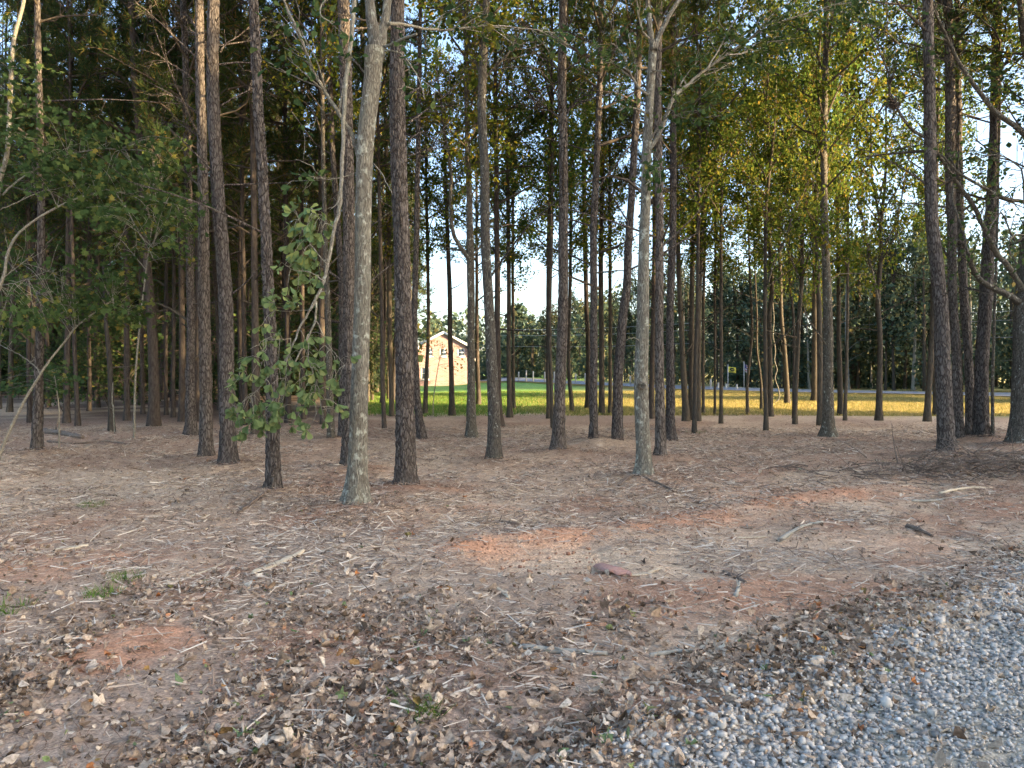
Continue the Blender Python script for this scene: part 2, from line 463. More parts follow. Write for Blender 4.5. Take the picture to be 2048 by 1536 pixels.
RIDGE = np.array([((a - CX) * 1.6 / (b - YH), F * HC / (b - YH)) for a, b in ((930, 1105), (1080, 1082), (1250, 1062), (1400, 1040), (1540, 1010), (1680, 988), (1800, 975))])
def ridge_d(x, y):
    x = np.asarray(x, float); y = np.asarray(y, float); best = np.full(np.broadcast(x, y).shape, 99.0)
    for (a, b), (c, d) in zip(RIDGE[:-1], RIDGE[1:]):
        t = np.clip(((x - a) * (c - a) + (y - b) * (d - b)) / ((c - a) ** 2 + (d - b) ** 2), 0, 1)
        best = np.minimum(best, np.hypot(x - a - t * (c - a), y - b - t * (d - b)))
    return best

TREE_FOOT = []                                        # filled with the feet of near trees: small straw mounds
def H0(x, y):
    x = np.asarray(x, float); y = np.asarray(y, float)
    z = 0.10 * (fbm(x * 0.16, y * 0.16, 1, 3) - 0.5) * smooth(2, 6, y)
    z = z - 0.9 * smooth(35, 100, y) * smooth(2, -10, x)
    z = z + 0.16 * np.exp(-(((x - 9.0) / 2.4) ** 2 + ((y - 13.2) / 1.6) ** 2))
    z = z + 0.05 * np.exp(-(((x + 0.9) / 1.5) ** 2 + ((y - 7.4) / 1.0) ** 2))
    return z

def H(x, y):
    z = H0(x, y) + rough(np.asarray(x, float), np.asarray(y, float))
    s, u, v = sandy(np.asarray(x, float), np.asarray(y, float))
    z = z - s * 0.045 + s * 0.034 * (np.abs(np.sin(v * np.pi / 0.15 + 0.35 * np.sin(u * 4))) - .6) * smooth(0.2, 0.45, fbm(x * 4, y * 4, 46))
    z = z + (0.055 + 0.05 * (fbm(np.asarray(x) * 2, np.asarray(y) * 2, 47) - .5)) * np.exp(-(ridge_d(x, y) / 0.3) ** 2)
    g = gravel_s(x, y)
    z = z + 0.05 * np.exp(-((g - 0.25) / 0.3) ** 2)
    for (fx, fy, r) in TREE_FOOT:
        d2 = (x - fx) ** 2 + (y - fy) ** 2
        z = z + 0.10 * np.exp(-d2 / (2 * (r * 1.9) ** 2))
    return z

def solve(px, py):
    d = F * HC / (py - YH)
    for _ in range(12):
        x = (px - CX) * d / F
        d = F * (HC - float(H0(x, d))) / (py - YH)
    return d

def PX(px, py, d):
    return np.array([(px - CX) * d / F, d, HC - (py - YH) * d / F])

def lawn_edge(x):
    return 27.0 - 0.10 * x + 3.4 * (fbm(np.asarray(x) * 0.35, 0 * np.asarray(x), 77, 5) - 0.5)

def build_ground():
    def axis(c0, c1, step, lo, hi, g):
        a = list(np.arange(c0, c1, step)); s = step
        while a[-1] < hi: s = min(s * g, 40); a.append(a[-1] + s)
        s = step
        while a[0] > lo: s = min(s * g, 40); a.insert(0, a[0] - s)
        return np.array(a)
    xs = axis(-4.5, 5.5, 0.065, -700, 700, 1.065)
    ys = axis(2.4, 8.0, 0.04, -300, 900, 1.04)
    X, Y = np.meshgrid(xs, ys)
    Z = H(X, Y)
    V = np.stack([X, Y, Z], -1).reshape(-1, 3)
    nx, ny = len(xs), len(ys)
    i = np.arange(ny - 1)[:, None]; j = np.arange(nx - 1)[None, :]
    Q = np.stack([i * nx + j, i * nx + j + 1, (i + 1) * nx + j + 1, (i + 1) * nx + j], -1).reshape(-1, 4)
    C = V[Q].mean(1)
    x, y = V[:, 0], V[:, 1]
    def lerp(c, t, d): return c * (1 - t[:, None]) + np.array(d) * t[:, None]
    c = np.tile(np.array([0.255, 0.185, 0.14]), (len(V), 1))
    c = lerp(c, smooth(0.42, 0.62, fbm(x * 0.5, y * 0.5, 21)), (0.34, 0.255, 0.19))
    c = lerp(c, smooth(0.5, 0.72, fbm(x * 0.9, y * 0.9, 22)) * 0.7, (0.22, 0.115, 0.075))
    # brown floor in the wood, much darker far back at the left
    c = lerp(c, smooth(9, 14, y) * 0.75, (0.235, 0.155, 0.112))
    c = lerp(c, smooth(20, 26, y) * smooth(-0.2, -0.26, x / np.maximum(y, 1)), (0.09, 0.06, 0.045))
    c = lerp(c, smooth(0.48, 0.66, fbm(x * 0.45 + 9, y * 0.45, 23)) * smooth(8, 11, y) * 0.6, (0.36, 0.275, 0.20))
    # red clay
    for (px, py, rx, ry, a) in ((285, 1285, 0.32, 0.33, 1), (1385, 1042, 0.42, 0.35, .9), (1590, 990, 0.85, 0.55, .8), (1505, 1195, 0.33, 0.4, .7), (1410, 1230, 0.35, 0.25, .5),
                              (80, 1140, 0.55, 0.4, .7), (215, 1130, 0.4, 0.25, .6), (880, 1120, 0.35, 0.35, .12), (1780, 1085, 0.5, 0.3, .4), (2000, 1000, 0.5, 0.4, .4), (950, 1020, 0.7, 0.3, .45)):
        d = F * HC / (py - YH); cx = (px - CX) * d / F
        q = (((x - cx) / rx) ** 2 + ((y - d) / ry) ** 2) * 0.6 + 2.6 * (fbm(x * 4.5, y * 4.5, 31) - 0.5)
        c = lerp(c, (1 - smooth(0.25, 1.3, q)) * a * (0.55 + 0.45 * smooth(.35, .6, fbm(x * 14, y * 14, 37, 3))), (0.31, 0.165, 0.105))
    s, u, v = sandy(x, y)
    c = lerp(c, s * 0.7, (0.33, 0.25, 0.185))
    rd = ridge_d(x, y)
    c = lerp(c, np.exp(-(rd / 0.38) ** 2) * (0.25 + 0.75 * smooth(.38, .62, fbm(x * 2.4, y * 2.4, 39))) * 0.95, (0.33, 0.175, 0.11))
    # tan soil fan in front and right of the raked patch
    t = (1 - smooth(0.3, 1.2, ((x - 2.4) / 1.6) ** 2 + ((y - 6.9) / 0.7) ** 2 + (fbm(x * 2, y * 2, 33) - 0.5))) * 0.7
    c = lerp(c, t, (0.34, 0.25, 0.185))
    t = (1 - smooth(0.3, 1.2, ((x + 1.3) / 1.6) ** 2 + ((y - 3.6) / 0.7) ** 2 + (fbm(x * 2, y * 2, 35) - 0.5))) * 0.6
    c = lerp(c, t, (0.27, 0.20, 0.16))
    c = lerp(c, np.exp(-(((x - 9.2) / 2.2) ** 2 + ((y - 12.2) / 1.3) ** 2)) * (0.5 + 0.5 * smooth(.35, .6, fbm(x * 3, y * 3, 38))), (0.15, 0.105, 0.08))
    # grass
    ln = smooth(-1.0, 1.2, y - lawn_edge(x)) * smooth(-0.6, 0.9, x + 0.19 * y)
    green = smooth(6, -1.5, x - (y - 30) * 0.12 + 2 * (fbm(x * 0.3, y * 0.3, 41) - 0.5))
    gc = np.array([0.19, 0.165, 0.07])[None] * (1 - green[:, None]) + np.array([0.10, 0.19, 0.04])[None] * green[:, None]
    pt = smooth(0.4, 0.65, fbm(x * 0.35, y * 0.8, 42))
    gc = gc * (1 - 0.35 * pt[:, None]) + 0.35 * pt[:, None] * np.array([0.16, 0.17, 0.07])
    c = c * (1 - ln[:, None]) + gc * ln[:, None]
    g = smooth(-0.1, 0.9, gravel_s(x, y))
    c = lerp(c, g, (0.23, 0.21, 0.18))
    c = c * np.array([1.06, 1.13, 1.14])
    gs = gravel_s(C[:, 0], C[:, 1]) > 0
    lw = (C[:, 1] > lawn_edge(C[:, 0])) & ~gs & (C[:, 0] > -0.19 * C[:, 1])
    out = {}
    for name, mask in (('ground', ~gs & ~lw), ('gravel_driveway', gs), ('lawn', lw)):
        q = Q[mask]
        used, inv = np.unique(q, return_inverse=True)
        me = mesh_np(name, V[used], [inv.reshape(-1, 4)], [M['earth']], None, True)
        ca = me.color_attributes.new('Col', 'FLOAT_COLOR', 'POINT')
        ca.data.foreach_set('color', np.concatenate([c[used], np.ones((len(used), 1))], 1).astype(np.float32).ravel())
        out[name] = tag(obj(name, me), kind='structure')
    return out

# ------------------------------------------------------------------ the trees that can be told apart: kind, trunk axis as read from the photo (column, row, width), label
# kind: P pine, H hardwood, W pale smooth hardwood.  label None: named from its place between its landmark neighbours
TREES = [
 ('P', [(74,908,22),(78,760,17),(80,666,15),(84,424,13),(76,0,11)], 'grey pine behind the leaning pale sapling at the left edge of the wood', 'the grey pine behind the leaning sapling'),
 ('P', [(59,846,9),(56,700,8),(54,400,7)], None, ''),
 ('P', [(133,846,12),(135,618,11),(140,300,9)], None, ''),
 ('P', [(155,852,9),(150,690,8),(146,400,7)], None, ''),
 ('P', [(178,822,8),(179,600,8),(181,300,6)], None, ''),
 ('H', [(223,863,12),(221,733,11),(213,644,8),(209,520,6)], 'crooked thin snag with one bare side arm standing before the dark wood', 'the crooked snag'),
 ('P', [(253,841,12),(252,655,11),(250,300,9)], None, ''),
 ('P', [(286,828,8),(284,600,8),(281,300,6)], None, ''),
 ('P', [(309,852,23),(305,666,19),(283,342,14),(262,0,11)], 'stout dark pine with a warm brown foot, leaning left above', 'the stout leaning dark pine'),
 ('P', [(332,830,7),(331,600,7),(332,300,6)], None, ''),
 ('P', [(346,835,8),(350,600,7),(352,300,6)], None, ''),
 ('P', [(364,843,14),(365,600,12),(362,200,10)], None, ''),
 ('P', [(382,870,21),(381,760,18),(382,600,16),(374,171,13),(368,0,12)], None, ''),
 ('P', [(394,843,10),(394,600,9),(390,300,8)], None, ''),
 ('P', [(414,921,31),(413,880,26),(411,740,24),(409,600,22),(407,342,19),(403,171,18),(401,0,16)], 'near pine with long bare dead side branches, the slimmer of the close pair', 'the slimmer pine of the close pair'),
 ('P', [(459,937,38),(457,890,31),(455,740,28),(453,600,27),(441,410,25),(434,273,25),(430,137,24),(434,0,23)], 'thick straight pine with reddish foot, the stouter of the close pair', 'the stouter pine of the close pair'),
 ('P', [(490,850,10),(489,600,9),(486,300,8)], None, ''),
 ('P', [(512,868,17),(510,700,15),(506,427,13),(503,100,11)], None, ''),
 ('P', [(546,992,30),(546,940,27),(543,739,24),(533,534,22),(525,410,21),(513,205,19),(504,0,18)], 'grey pine standing right behind the hanging branch of green oak leaves', 'the pine behind the hanging leafy branch'),
 ('P', [(577,846,12),(575,650,11),(572,300,9)], None, ''),
 ('P', [(607,838,9),(604,600,8),(601,300,7)], None, ''),
 ('P', [(647,848,13),(642,600,11),(638,300,9)], None, ''),
 ('H', [(662,883,14),(659,733,12),(655,600,11),(648,400,9),(645,200,8)], None, ''),
 ('P', [(685,877,14),(682,600,12),(677,487,12),(668,362,11),(660,250,10),(652,0,8)], None, ''),
 ('P', [(697,941,31),(698,900,27),(698,600,23),(698,400,23),(692,100,23),(688,0,22)], 'dark pine half hidden behind the pale forked hardwood', 'the half-hidden dark pine'),
 ('W', [(713,1021,54),(716,960,41),(718,900,37),(727,568,33),(728,450,32),(734,292,33),(748,167,33),(752,105,37)], 'pale smooth lichened hardwood that forks into two stems near the top', 'the pale forked hardwood'),
 ('P', [(729,842,10),(730,600,9),(728,300,8)], None, ''),
 ('P', [(768,858,9),(764,749,9),(764,640,8),(758,400,7)], None, ''),
 ('H', [(784,832,10),(779,640,9),(777,447,10),(772,300,8)], None, ''),
 ('P', [(812,982,46),(811,940,38),(810,739,35),(806,534,31),(798,300,33),(795,187,31),(796,0,25)], 'big rough pine with grey plated bark beside the pale forked hardwood', 'the rough plated pine'),
 ('P', [(844,877,16),(833,786,14),(831,731,14),(829,658,13),(836,400,10)], None, ''),
 ('H', [(850,828,9),(852,749,8),(857,640,7),(854,446,6),(852,300,5)], None, ''),
 ('H', [(904,831,12),(903,749,10),(900,640,10),(897,500,8),(892,410,7),(890,250,6)], None, ''),
 ('H', [(943,874,21),(942,749,16),(942,640,15),(941,515,15),(938,410,12),(935,308,11),(933,205,10),(931,0,8)], 'brown hardwood with orange foot whose left arm bends off at mid height', 'the brown tree with a bent arm'),
 ('P', [(958,810,10),(955,731,8),(954,600,7)], None, ''),
 ('H', [(987,928,31),(988,880,26),(988,808,23),(977,603,19),(972,500,19),(970,342,19),(964,205,18),(972,34,14),(974,0,13)], 'slender grey hardwood leaning slightly left, right of the house', 'the slender grey hardwood'),
 ('P', [(1001,853,15),(996,800,13),(996,731,13),(995,640,12),(994,500,11),(992,300,9)], None, ''),
 ('H', [(1020,835,10),(1017,731,9),(1018,640,9),(1017,500,8),(1015,300,7)], None, ''),
 ('H', [(1027,818,7),(1026,640,6),(1026,400,5)], None, ''),
 ('H', [(1097,837,8),(1096,640,8),(1100,300,7)], None, ''),
 ('H', [(1105,857,7),(1102,749,7),(1099,640,8),(1104,444,8),(1104,342,7)], None, ''),
 ('P', [(1115,907,31),(1117,870,25),(1120,786,22),(1125,640,20),(1127,342,18),(1125,171,18),(1126,0,15)], 'dark knotty pine with whorls of stub branches near the middle', 'the dark knotty pine'),
 ('H', [(1144,824,8),(1138,731,7),(1139,640,7),(1143,400,6)], None, ''),
 ('P', [(1176,818,10),(1177,731,10),(1174,640,9),(1169,444,9),(1167,308,8)], None, ''),
 ('P', [(1187,888,16),(1188,640,15),(1186,500,14),(1189,410,13),(1198,239,12),(1201,100,11),(1203,0,10)], 'straight dark pine with sunlit orange stretch high up, beside the knotty pine', 'the pine with the orange upper stretch'),
 ('H', [(1204,829,12),(1202,640,10),(1201,500,9),(1206,300,7)], None, ''),
 ('H', [(1220,828,8),(1220,640,7),(1219,400,6)], None, ''),
 ('P', [(1235,888,23),(1236,768,19),(1245,640,17),(1254,568,16),(1258,478,15),(1266,342,14),(1276,171,13),(1280,0,12)], 'reddish pine leaning right towards the lichen-spotted trunk', 'the reddish leaning pine'),
 ('W', [(1287,961,38),(1287,930,31),(1287,895,28),(1283,768,27),(1286,640,24),(1288,500,21),(1292,410,20),(1295,308,20),(1303,171,17),(1308,90,17)], 'green-grey hardwood spotted with lichen, a knot at waist height, forked high', 'the lichen-spotted hardwood'),
 ('P', [(1302,837,11),(1307,640,9),(1309,400,8)], None, ''),
 ('P', [(1322,920,24),(1321,880,20),(1320,640,17),(1322,410,16),(1319,239,15),(1322,34,13)], 'straight dark pine close beside the lichen-spotted hardwood', 'the straight pine by the lichen-spotted trunk'),
 ('P', [(1341,880,19),(1340,640,15),(1346,444,14),(1346,239,12)], None, ''),
 ('H', [(1373,842,15),(1368,760,12),(1362,640,10),(1356,478,9),(1352,300,8)], None, ''),
 ('H', [(1382,840,12),(1384,640,10),(1386,400,8)], None, ''),
 ('H', [(1388,867,9),(1391,695,8),(1394,640,8),(1398,400,7)], None, ''),
 ('H', [(1396,842,11),(1399,640,10),(1410,350,7)], None, ''),
 ('H', [(1407,829,6),(1407,640,6),(1412,400,5)], None, ''),
 ('H', [(1430,829,5),(1430,640,5),(1432,400,4)], None, ''),
 ('H', [(1442,847,8),(1442,640,7),(1442,508,6),(1442,378,5)], None, ''),
 ('H', [(1495,829,7),(1494,768,6),(1502,695,5),(1504,640,5),(1497,520,4)], None, ''),
 ('H', [(1523,820,6),(1522,758,5),(1513,695,4),(1515,640,4),(1510,520,3)], None, ''),
 ('H', [(1532,861,9),(1532,640,8),(1532,586,8),(1534,430,7),(1541,352,6),(1552,250,5)], 'thin smooth trunk with a slanting arm, standing forward of its thicker neighbour', 'the thin trunk with a slanting arm'),
 ('H', [(1541,833,11),(1539,640,10),(1540,612,10),(1546,573,9),(1540,508,8),(1538,400,7)], None, ''),
 ('H', [(1575,808,11),(1569,695,9),(1564,640,8),(1560,500,7)], 'sunlit golden trunk leaning left at the edge of the bright strip', ''),
 ('H', [(1587,837,6),(1587,640,6),(1580,560,5),(1578,450,4)], None, ''),
 ('H', [(1589,848,9),(1594,713,9),(1596,640,9),(1602,558,8),(1604,456,7),(1612,380,5)], 'slim dark hardwood opening into three upright arms', 'the slim three-armed hardwood'),
 ('H', [(1629,804,14),(1629,640,10),(1626,450,8)], 'glowing golden trunk lit by low sun at the far edge of the wood', ''),
 ('H', [(1640,851,12),(1640,640,11),(1636,560,9),(1634,430,8),(1636,352,7)], None, ''),
 ('H', [(1656,873,27),(1657,830,21),(1657,731,19),(1657,640,19),(1653,482,15),(1651,342,13),(1654,171,12),(1656,68,11)], 'upright dark hardwood alone before the bright strip, broad shaggy crown', 'the upright dark hardwood'),
 ('H', [(1681,831,11),(1679,640,9),(1679,534,8),(1678,400,7)], None, ''),
 ('H', [(1690,841,7),(1693,640,6),(1692,450,5)], None, ''),
 ('H', [(1757,841,13),(1760,731,11),(1761,663,10),(1758,605,11),(1765,499,8),(1763,455,8),(1774,377,6),(1776,322,5)], 'Y-forked slim hardwood in the open before the road, upper arms sunlit', 'the Y-forked slim hardwood'),
 ('H', [(1853,843,13),(1865,663,11),(1866,600,10),(1872,400,8)], None, ''),
 ('H', [(1871,831,11),(1871,700,9),(1868,500,8)], None, ''),
 ('P', [(1895,912,36),(1892,860,30),(1887,683,27),(1884,600,26),(1872,455,24),(1869,344,23),(1869,205,23),(1867,0,19)], 'foremost rough pine of the clump at the right', 'the foremost pine of the right clump'),
 ('P', [(1919,892,19),(1913,704,17),(1905,600,17),(1904,455,18),(1901,366,19),(1902,205,19),(1898,34,16)], 'slightly curved pine just behind the foremost one of the right clump', 'the curved pine of the right clump'),
 ('P', [(1941,887,16),(1940,746,16),(1931,600,17),(1926,450,15),(1924,250,12)], 'slanting brown pine grown against a sunlit trunk in the right clump', 'the slanting pine of the right clump'),
 ('P', [(1961,892,30),(1963,725,25),(1970,588,25),(1980,400,21),(1985,250,19),(1986,160,19),(1989,0,15)], 'thick pine of the right clump with bark glowing in low sun', 'the glowing pine of the right clump'),
 ('H', [(1985,894,7),(1986,767,6),(1990,600,5),(1996,420,4)], None, ''),
]
NROOT = {}
rows = []
for i, (k, path, lab, short) in enumerate(TREES):
    d = solve(path[0][0], path[0][1])
    x = (path[0][0] - CX) * d / F
    rows.append((i, k, path, lab, short, d, x))
    if d < 17:
        TREE_FOOT.append((x, d, path[0][2] * d / F * 0.5 + 0.08))

# the oak at the right edge, partly outside the picture
OAK_D = solve(2046, 897)
TREE_FOOT.append(((2046 - CX) * OAK_D / F, OAK_D, 0.3))

GR = build_ground()
ground, drive, lawn = GR['ground'], GR['gravel_driveway'], GR['lawn']

# road with its far verge
ROADC = np.array([(95, -6), (70, 12), (45, 30), (28.2, 42.4), (16.1, 53), (9.4, 70), (2.5, 92), (-2.0, 115), (-10, 150), (-30, 215), (-80, 330)], float)
def road_path(n=160):
    P = catmull(np.column_stack([ROADC, np.zeros(len(ROADC))]), n)[:, :2]
    T = np.gradient(P, axis=0); T /= np.linalg.norm(T, axis=1, keepdims=True)
    N = np.column_stack([-T[:, 1], T[:, 0]])
    return P, T, N
RP, RT, RN = road_path()
def road_y(x):
    o = np.argsort(RP[:, 0])
    return float(np.interp(x, RP[o, 0], RP[o, 1]))
def ribbon(name, off0, off1, lift, mat, m=5):
    V = []; 
    for a in np.linspace(off0, off1, m):
        p = RP + RN * a
        V.append(np.column_stack([p, H0(p[:, 0], p[:, 1]) + lift]))
    V = np.array(V); n = len(RP)
    i = np.arange(m - 1)[:, None]; j = np.arange(n - 1)[None, :]
    Q = np.stack([i * n + j, (i + 1) * n + j, (i + 1) * n + j + 1, i * n + j + 1], -1).reshape(-1, 4)
    me = mesh_np(name, V.reshape(-1, 3), [Q], [mat])
    return me
road = tag(obj('road', ribbon('road', -2.9, 2.9, 0.10, M['asphalt'])), kind='structure')
for nm, a in (('road_edge_line', -2.7), ('road_edge_line', 2.7)):
    obj(nm, ribbon(nm, a - 0.06, a + 0.06, 0.106, M['trim'], 2), road)
# raised earth shoulder under the road
tag(obj('road_shoulder', ribbon('road_shoulder', -4.6, 4.6, 0.06, M['dry_grass'], 3)), kind='structure')

# ------------------------------------------------------------------ crown meshes (shared between trees)
def tufts(mb, C, D, L, n, w, mat, r):
    """needle tufts: n thin blades from each centre C fanning round direction D"""
    K = len(C)
    C = np.repeat(C, n, 0); D = np.repeat(D, n, 0)
    dirs = D * 0.9 + r.normal(0, 0.62, (K * n, 3))
    dirs /= np.linalg.norm(dirs, axis=1, keepdims=True)
    side = np.cross(dirs, r.normal(0, 1, (K * n, 3)))
    side /= np.maximum(np.linalg.norm(side, axis=1, keepdims=True), 1e-6)
    l = L * r.uniform(0.7, 1.15, (K * n, 1))
    tip = C + dirs * l
    a = C + dirs * 0.02 - side * w; b = C + dirs * 0.02 + side * w
    V = np.stack([a, b, tip], 1).reshape(-1, 3)
    mb.add(V, T=np.arange(K * n * 3).reshape(-1, 3), mat=mat)

LEAF_SHAPES = {
 'oval': np.array([(0, 0), (0.28, 0.35), (0.26, 0.68), (0, 1), (-0.26, 0.68), (-0.28, 0.35)]),
 'obov': np.array([(0, 0), (0.10, 0.30), (0.27, 0.72), (0.22, 0.93), (0, 1), (-0.22, 0.93), (-0.27, 0.72), (-0.10, 0.30)]),
 'star': np.array([(0, 0), (0.42, 0.12), (0.24, 0.36), (0.55, 0.62), (0.2, 0.62), (0, 1), (-0.2, 0.62), (-0.55, 0.62), (-0.24, 0.36), (-0.42, 0.12)]),
 'quad': np.array([(0, 0), (0.33, 0.5), (0, 1), (-0.33, 0.5)]),
}
def leaves(mb, C, D, L, mat, r, shape='quad', flat=0.0, curl=0.15):
    """leaf blades at C growing along D, length L (array)"""
    S = LEAF_SHAPES[shape]; k = len(S); K = len(C)
    D = D / np.maximum(np.linalg.norm(D, axis=1, keepdims=True), 1e-6)
    nrm = r.normal(0, 1, (K, 3)); nrm[:, 2] += flat * 3
    side = np.cross(D, nrm); side /= np.maximum(np.linalg.norm(side, axis=1, keepdims=True), 1e-6)
    up = np.cross(side, D)
    L = np.broadcast_to(np.asarray(L, float), (K,))[:, None, None]
    u = S[None, :, 0:1]; v = S[None, :, 1:2]
    cr = curl * r.uniform(-1.5, 1.5, (K, 1, 1))
    z = cr * (v - 0.5) ** 2 * 2 + 0.5 * abs(cr) * np.abs(u) * 2
    V = C[:, None, :] + L * (side[:, None, :] * u + D[:, None, :] * v + up[:, None, :] * z)
    if shape == 'quad':
        mb.add(V.reshape(-1, 3), T=(np.arange(K)[:, None, None] * 4 + np.array([(0, 1, 3), (1, 2, 3)])[None]).reshape(-1, 3), mat=mat)
    elif shape == 'star':
        T = np.array([(0, 1, 2), (0, 2, 8), (0, 8, 9), (2, 3, 4), (2, 4, 6), (2, 6, 8), (6, 7, 8), (4, 5, 6)])
        mb.add(V.reshape(-1, 3), T=(np.arange(K)[:, None, None] * k + T[None]).reshape(-1, 3), mat=mat)
    else:
        T = np.array([(0, i, i + 1) for i in range(1, k - 1)])
        mb.add(V.reshape(-1, 3), T=(np.arange(K)[:, None, None] * k + T[None]).reshape(-1, 3), mat=mat)

def unit(v): return v / max(np.linalg.norm(v), 1e-9)

def pine_crown(seed, Hc=9.0, R=2.7, nb=64, bare=4):
    r = np.random.default_rng(seed); mb = MB()
    Cs = []; Ds = []
    for i in range(nb + bare):
        dead = i >= nb
        t = r.uniform(-0.35, 0.05) if dead else (i + r.uniform(0, 1)) / nb
        az = i * 2.399 + r.normal(0, 0.4)
        ln = R * (0.55 + 0.45 * r.random()) * (1 - max(t, 0)) ** 0.65 * (0.55 + 0.9 * min(1, max(0.15, t * 4 + 0.3)) * 0.5)
        if dead: ln = R * r.uniform(0.25, 0.75)
        z0 = t * Hc
        el = radians(r.uniform(8, 40)) + 0.55 * max(t, 0)
        dv = np.array([math.cos(az) * math.cos(el), math.sin(az) * math.cos(el), math.sin(el)])
        mid = np.array([0, 0, z0]) + dv * ln * 0.5 + r.normal(0, 0.09, 3)
        end = np.array([0, 0, z0]) + dv * ln + np.array([0, 0, -0.12 * ln if t < 0.4 else 0.1 * ln]) + r.normal(0, 0.15, 3)
        P = catmull([np.array([0, 0, z0]), mid, end], 6)
        rr = 0.010 + 0.011 * ln
        mb.tube(P, np.linspace(rr, 0.006, 6), 4, 0, False)
        ntw = int(3 + ln * (3.2 if not dead else 1.5))
        for j in range(ntw):
            s = r.uniform(0.35 if not dead else 0.2, 1.0)
            p = P[min(5, int(s * 5))] * 1.0
            td = unit(dv + r.normal(0, 0.75, 3) + np.array([0, 0, 0.15]))
            tl = r.uniform(0.2, 0.65)
            e = p + td * tl
            mb.tube(np.array([p, (p + e) / 2 + r.normal(0, 0.04, 3), e]), [0.007, 0.005, 0.003], 3, 0, False)
            if dead: continue
            for q in range(3):
                f = 1 - q * 0.28
                Cs.append(p + (e - p) * f + r.normal(0, 0.03, 3)); Ds.append(unit(td + r.normal(0, 0.3, 3)))
    tufts(mb, np.array(Cs), np.array(Ds), 0.22, 15, 0.009, 1, r)
    print('pine crown', len(Cs) * 12)
    return mb.mesh('crown', [M['twig'], M['needles']])

def hard_crown(seed, Hc=9.0, R=2.2, nb=34, mat='autumn', lsz=0.10, shape='quad', nl=35, bark='hard_bark', low=0.0):
    r = np.random.default_rng(seed); mb = MB()
    Cs = []; Ds = []
    for i in range(nb):
        t = (i + r.random()) / nb
        az = i * 2.399 + r.normal(0, 0.5)
        ln = R * (0.5 + 0.5 * r.random()) * (0.55 + 0.9 * t if t < 0.5 else 1.9 * (1.02 - t)) * 1.25
        el = radians(r.uniform(25, 62))
        dv = np.array([math.cos(az) * math.cos(el), math.sin(az) * math.cos(el), math.sin(el)])
        p0 = np.array([0, 0, t * Hc * 0.92])
        mid = p0 + dv * ln * 0.5 + r.normal(0, 0.12, 3); end = p0 + dv * ln + np.array([0, 0, 0.12 * ln]) + r.normal(0, 0.2, 3)
        P = catmull([p0, mid, end], 7)
        mb.tube(P, np.linspace(0.010 + 0.010 * ln, 0.004, 7), 4, 0, False)
        for j in range(int(3 + ln * 4)):
            s = r.uniform(0.25, 1.0)
            p = P[min(6, int(s * 6))]
            td = unit(dv * 0.7 + r.normal(0, 0.7, 3))
            e = p + td * r.uniform(0.25, 0.8)
            mb.tube(np.array([p, (p + e) / 2 + r.normal(0, 0.05, 3), e]), [0.006, 0.005, 0.003], 3, 0, False)
            n = int(nl * r.uniform(0.3, 1.3))
            f = r.uniform(0.2, 1.08, (n, 1))
            Cs.append(p + (e - p) * f + r.normal(0, 0.09, (n, 3))); Ds.append(td + r.normal(0, 0.8, (n, 3)) + np.array([0, 0, -0.35]))
    C = np.concatenate(Cs); D = np.concatenate(Ds)
    leaves(mb, C, D, lsz * r.uniform(0.6, 1.3, len(C)), 1, r, shape, 0.3)
    print('hard crown', len(C))
    return mb.mesh('crown', [M['twig'], M[mat]])

PINES = [pine_crown(100 + i, nb=58 + 4 * (i % 3)) for i in range(5)]
HARDS = [hard_crown(200 + i) for i in range(5)]
SAPS = [hard_crown(300 + i, Hc=3.6, R=1.7, nb=18, mat='green', lsz=0.11, shape='star', nl=12) for i in range(3)]
FARS = [hard_crown(400 + i, Hc=9, R=2.8, nb=34, mat='darkgreen', lsz=0.2, nl=10) for i in range(3)]
GREENS = [hard_crown(500 + i, Hc=8, R=2.4, nb=26, mat='green', lsz=0.10, shape='oval', nl=14) for i in range(2)]

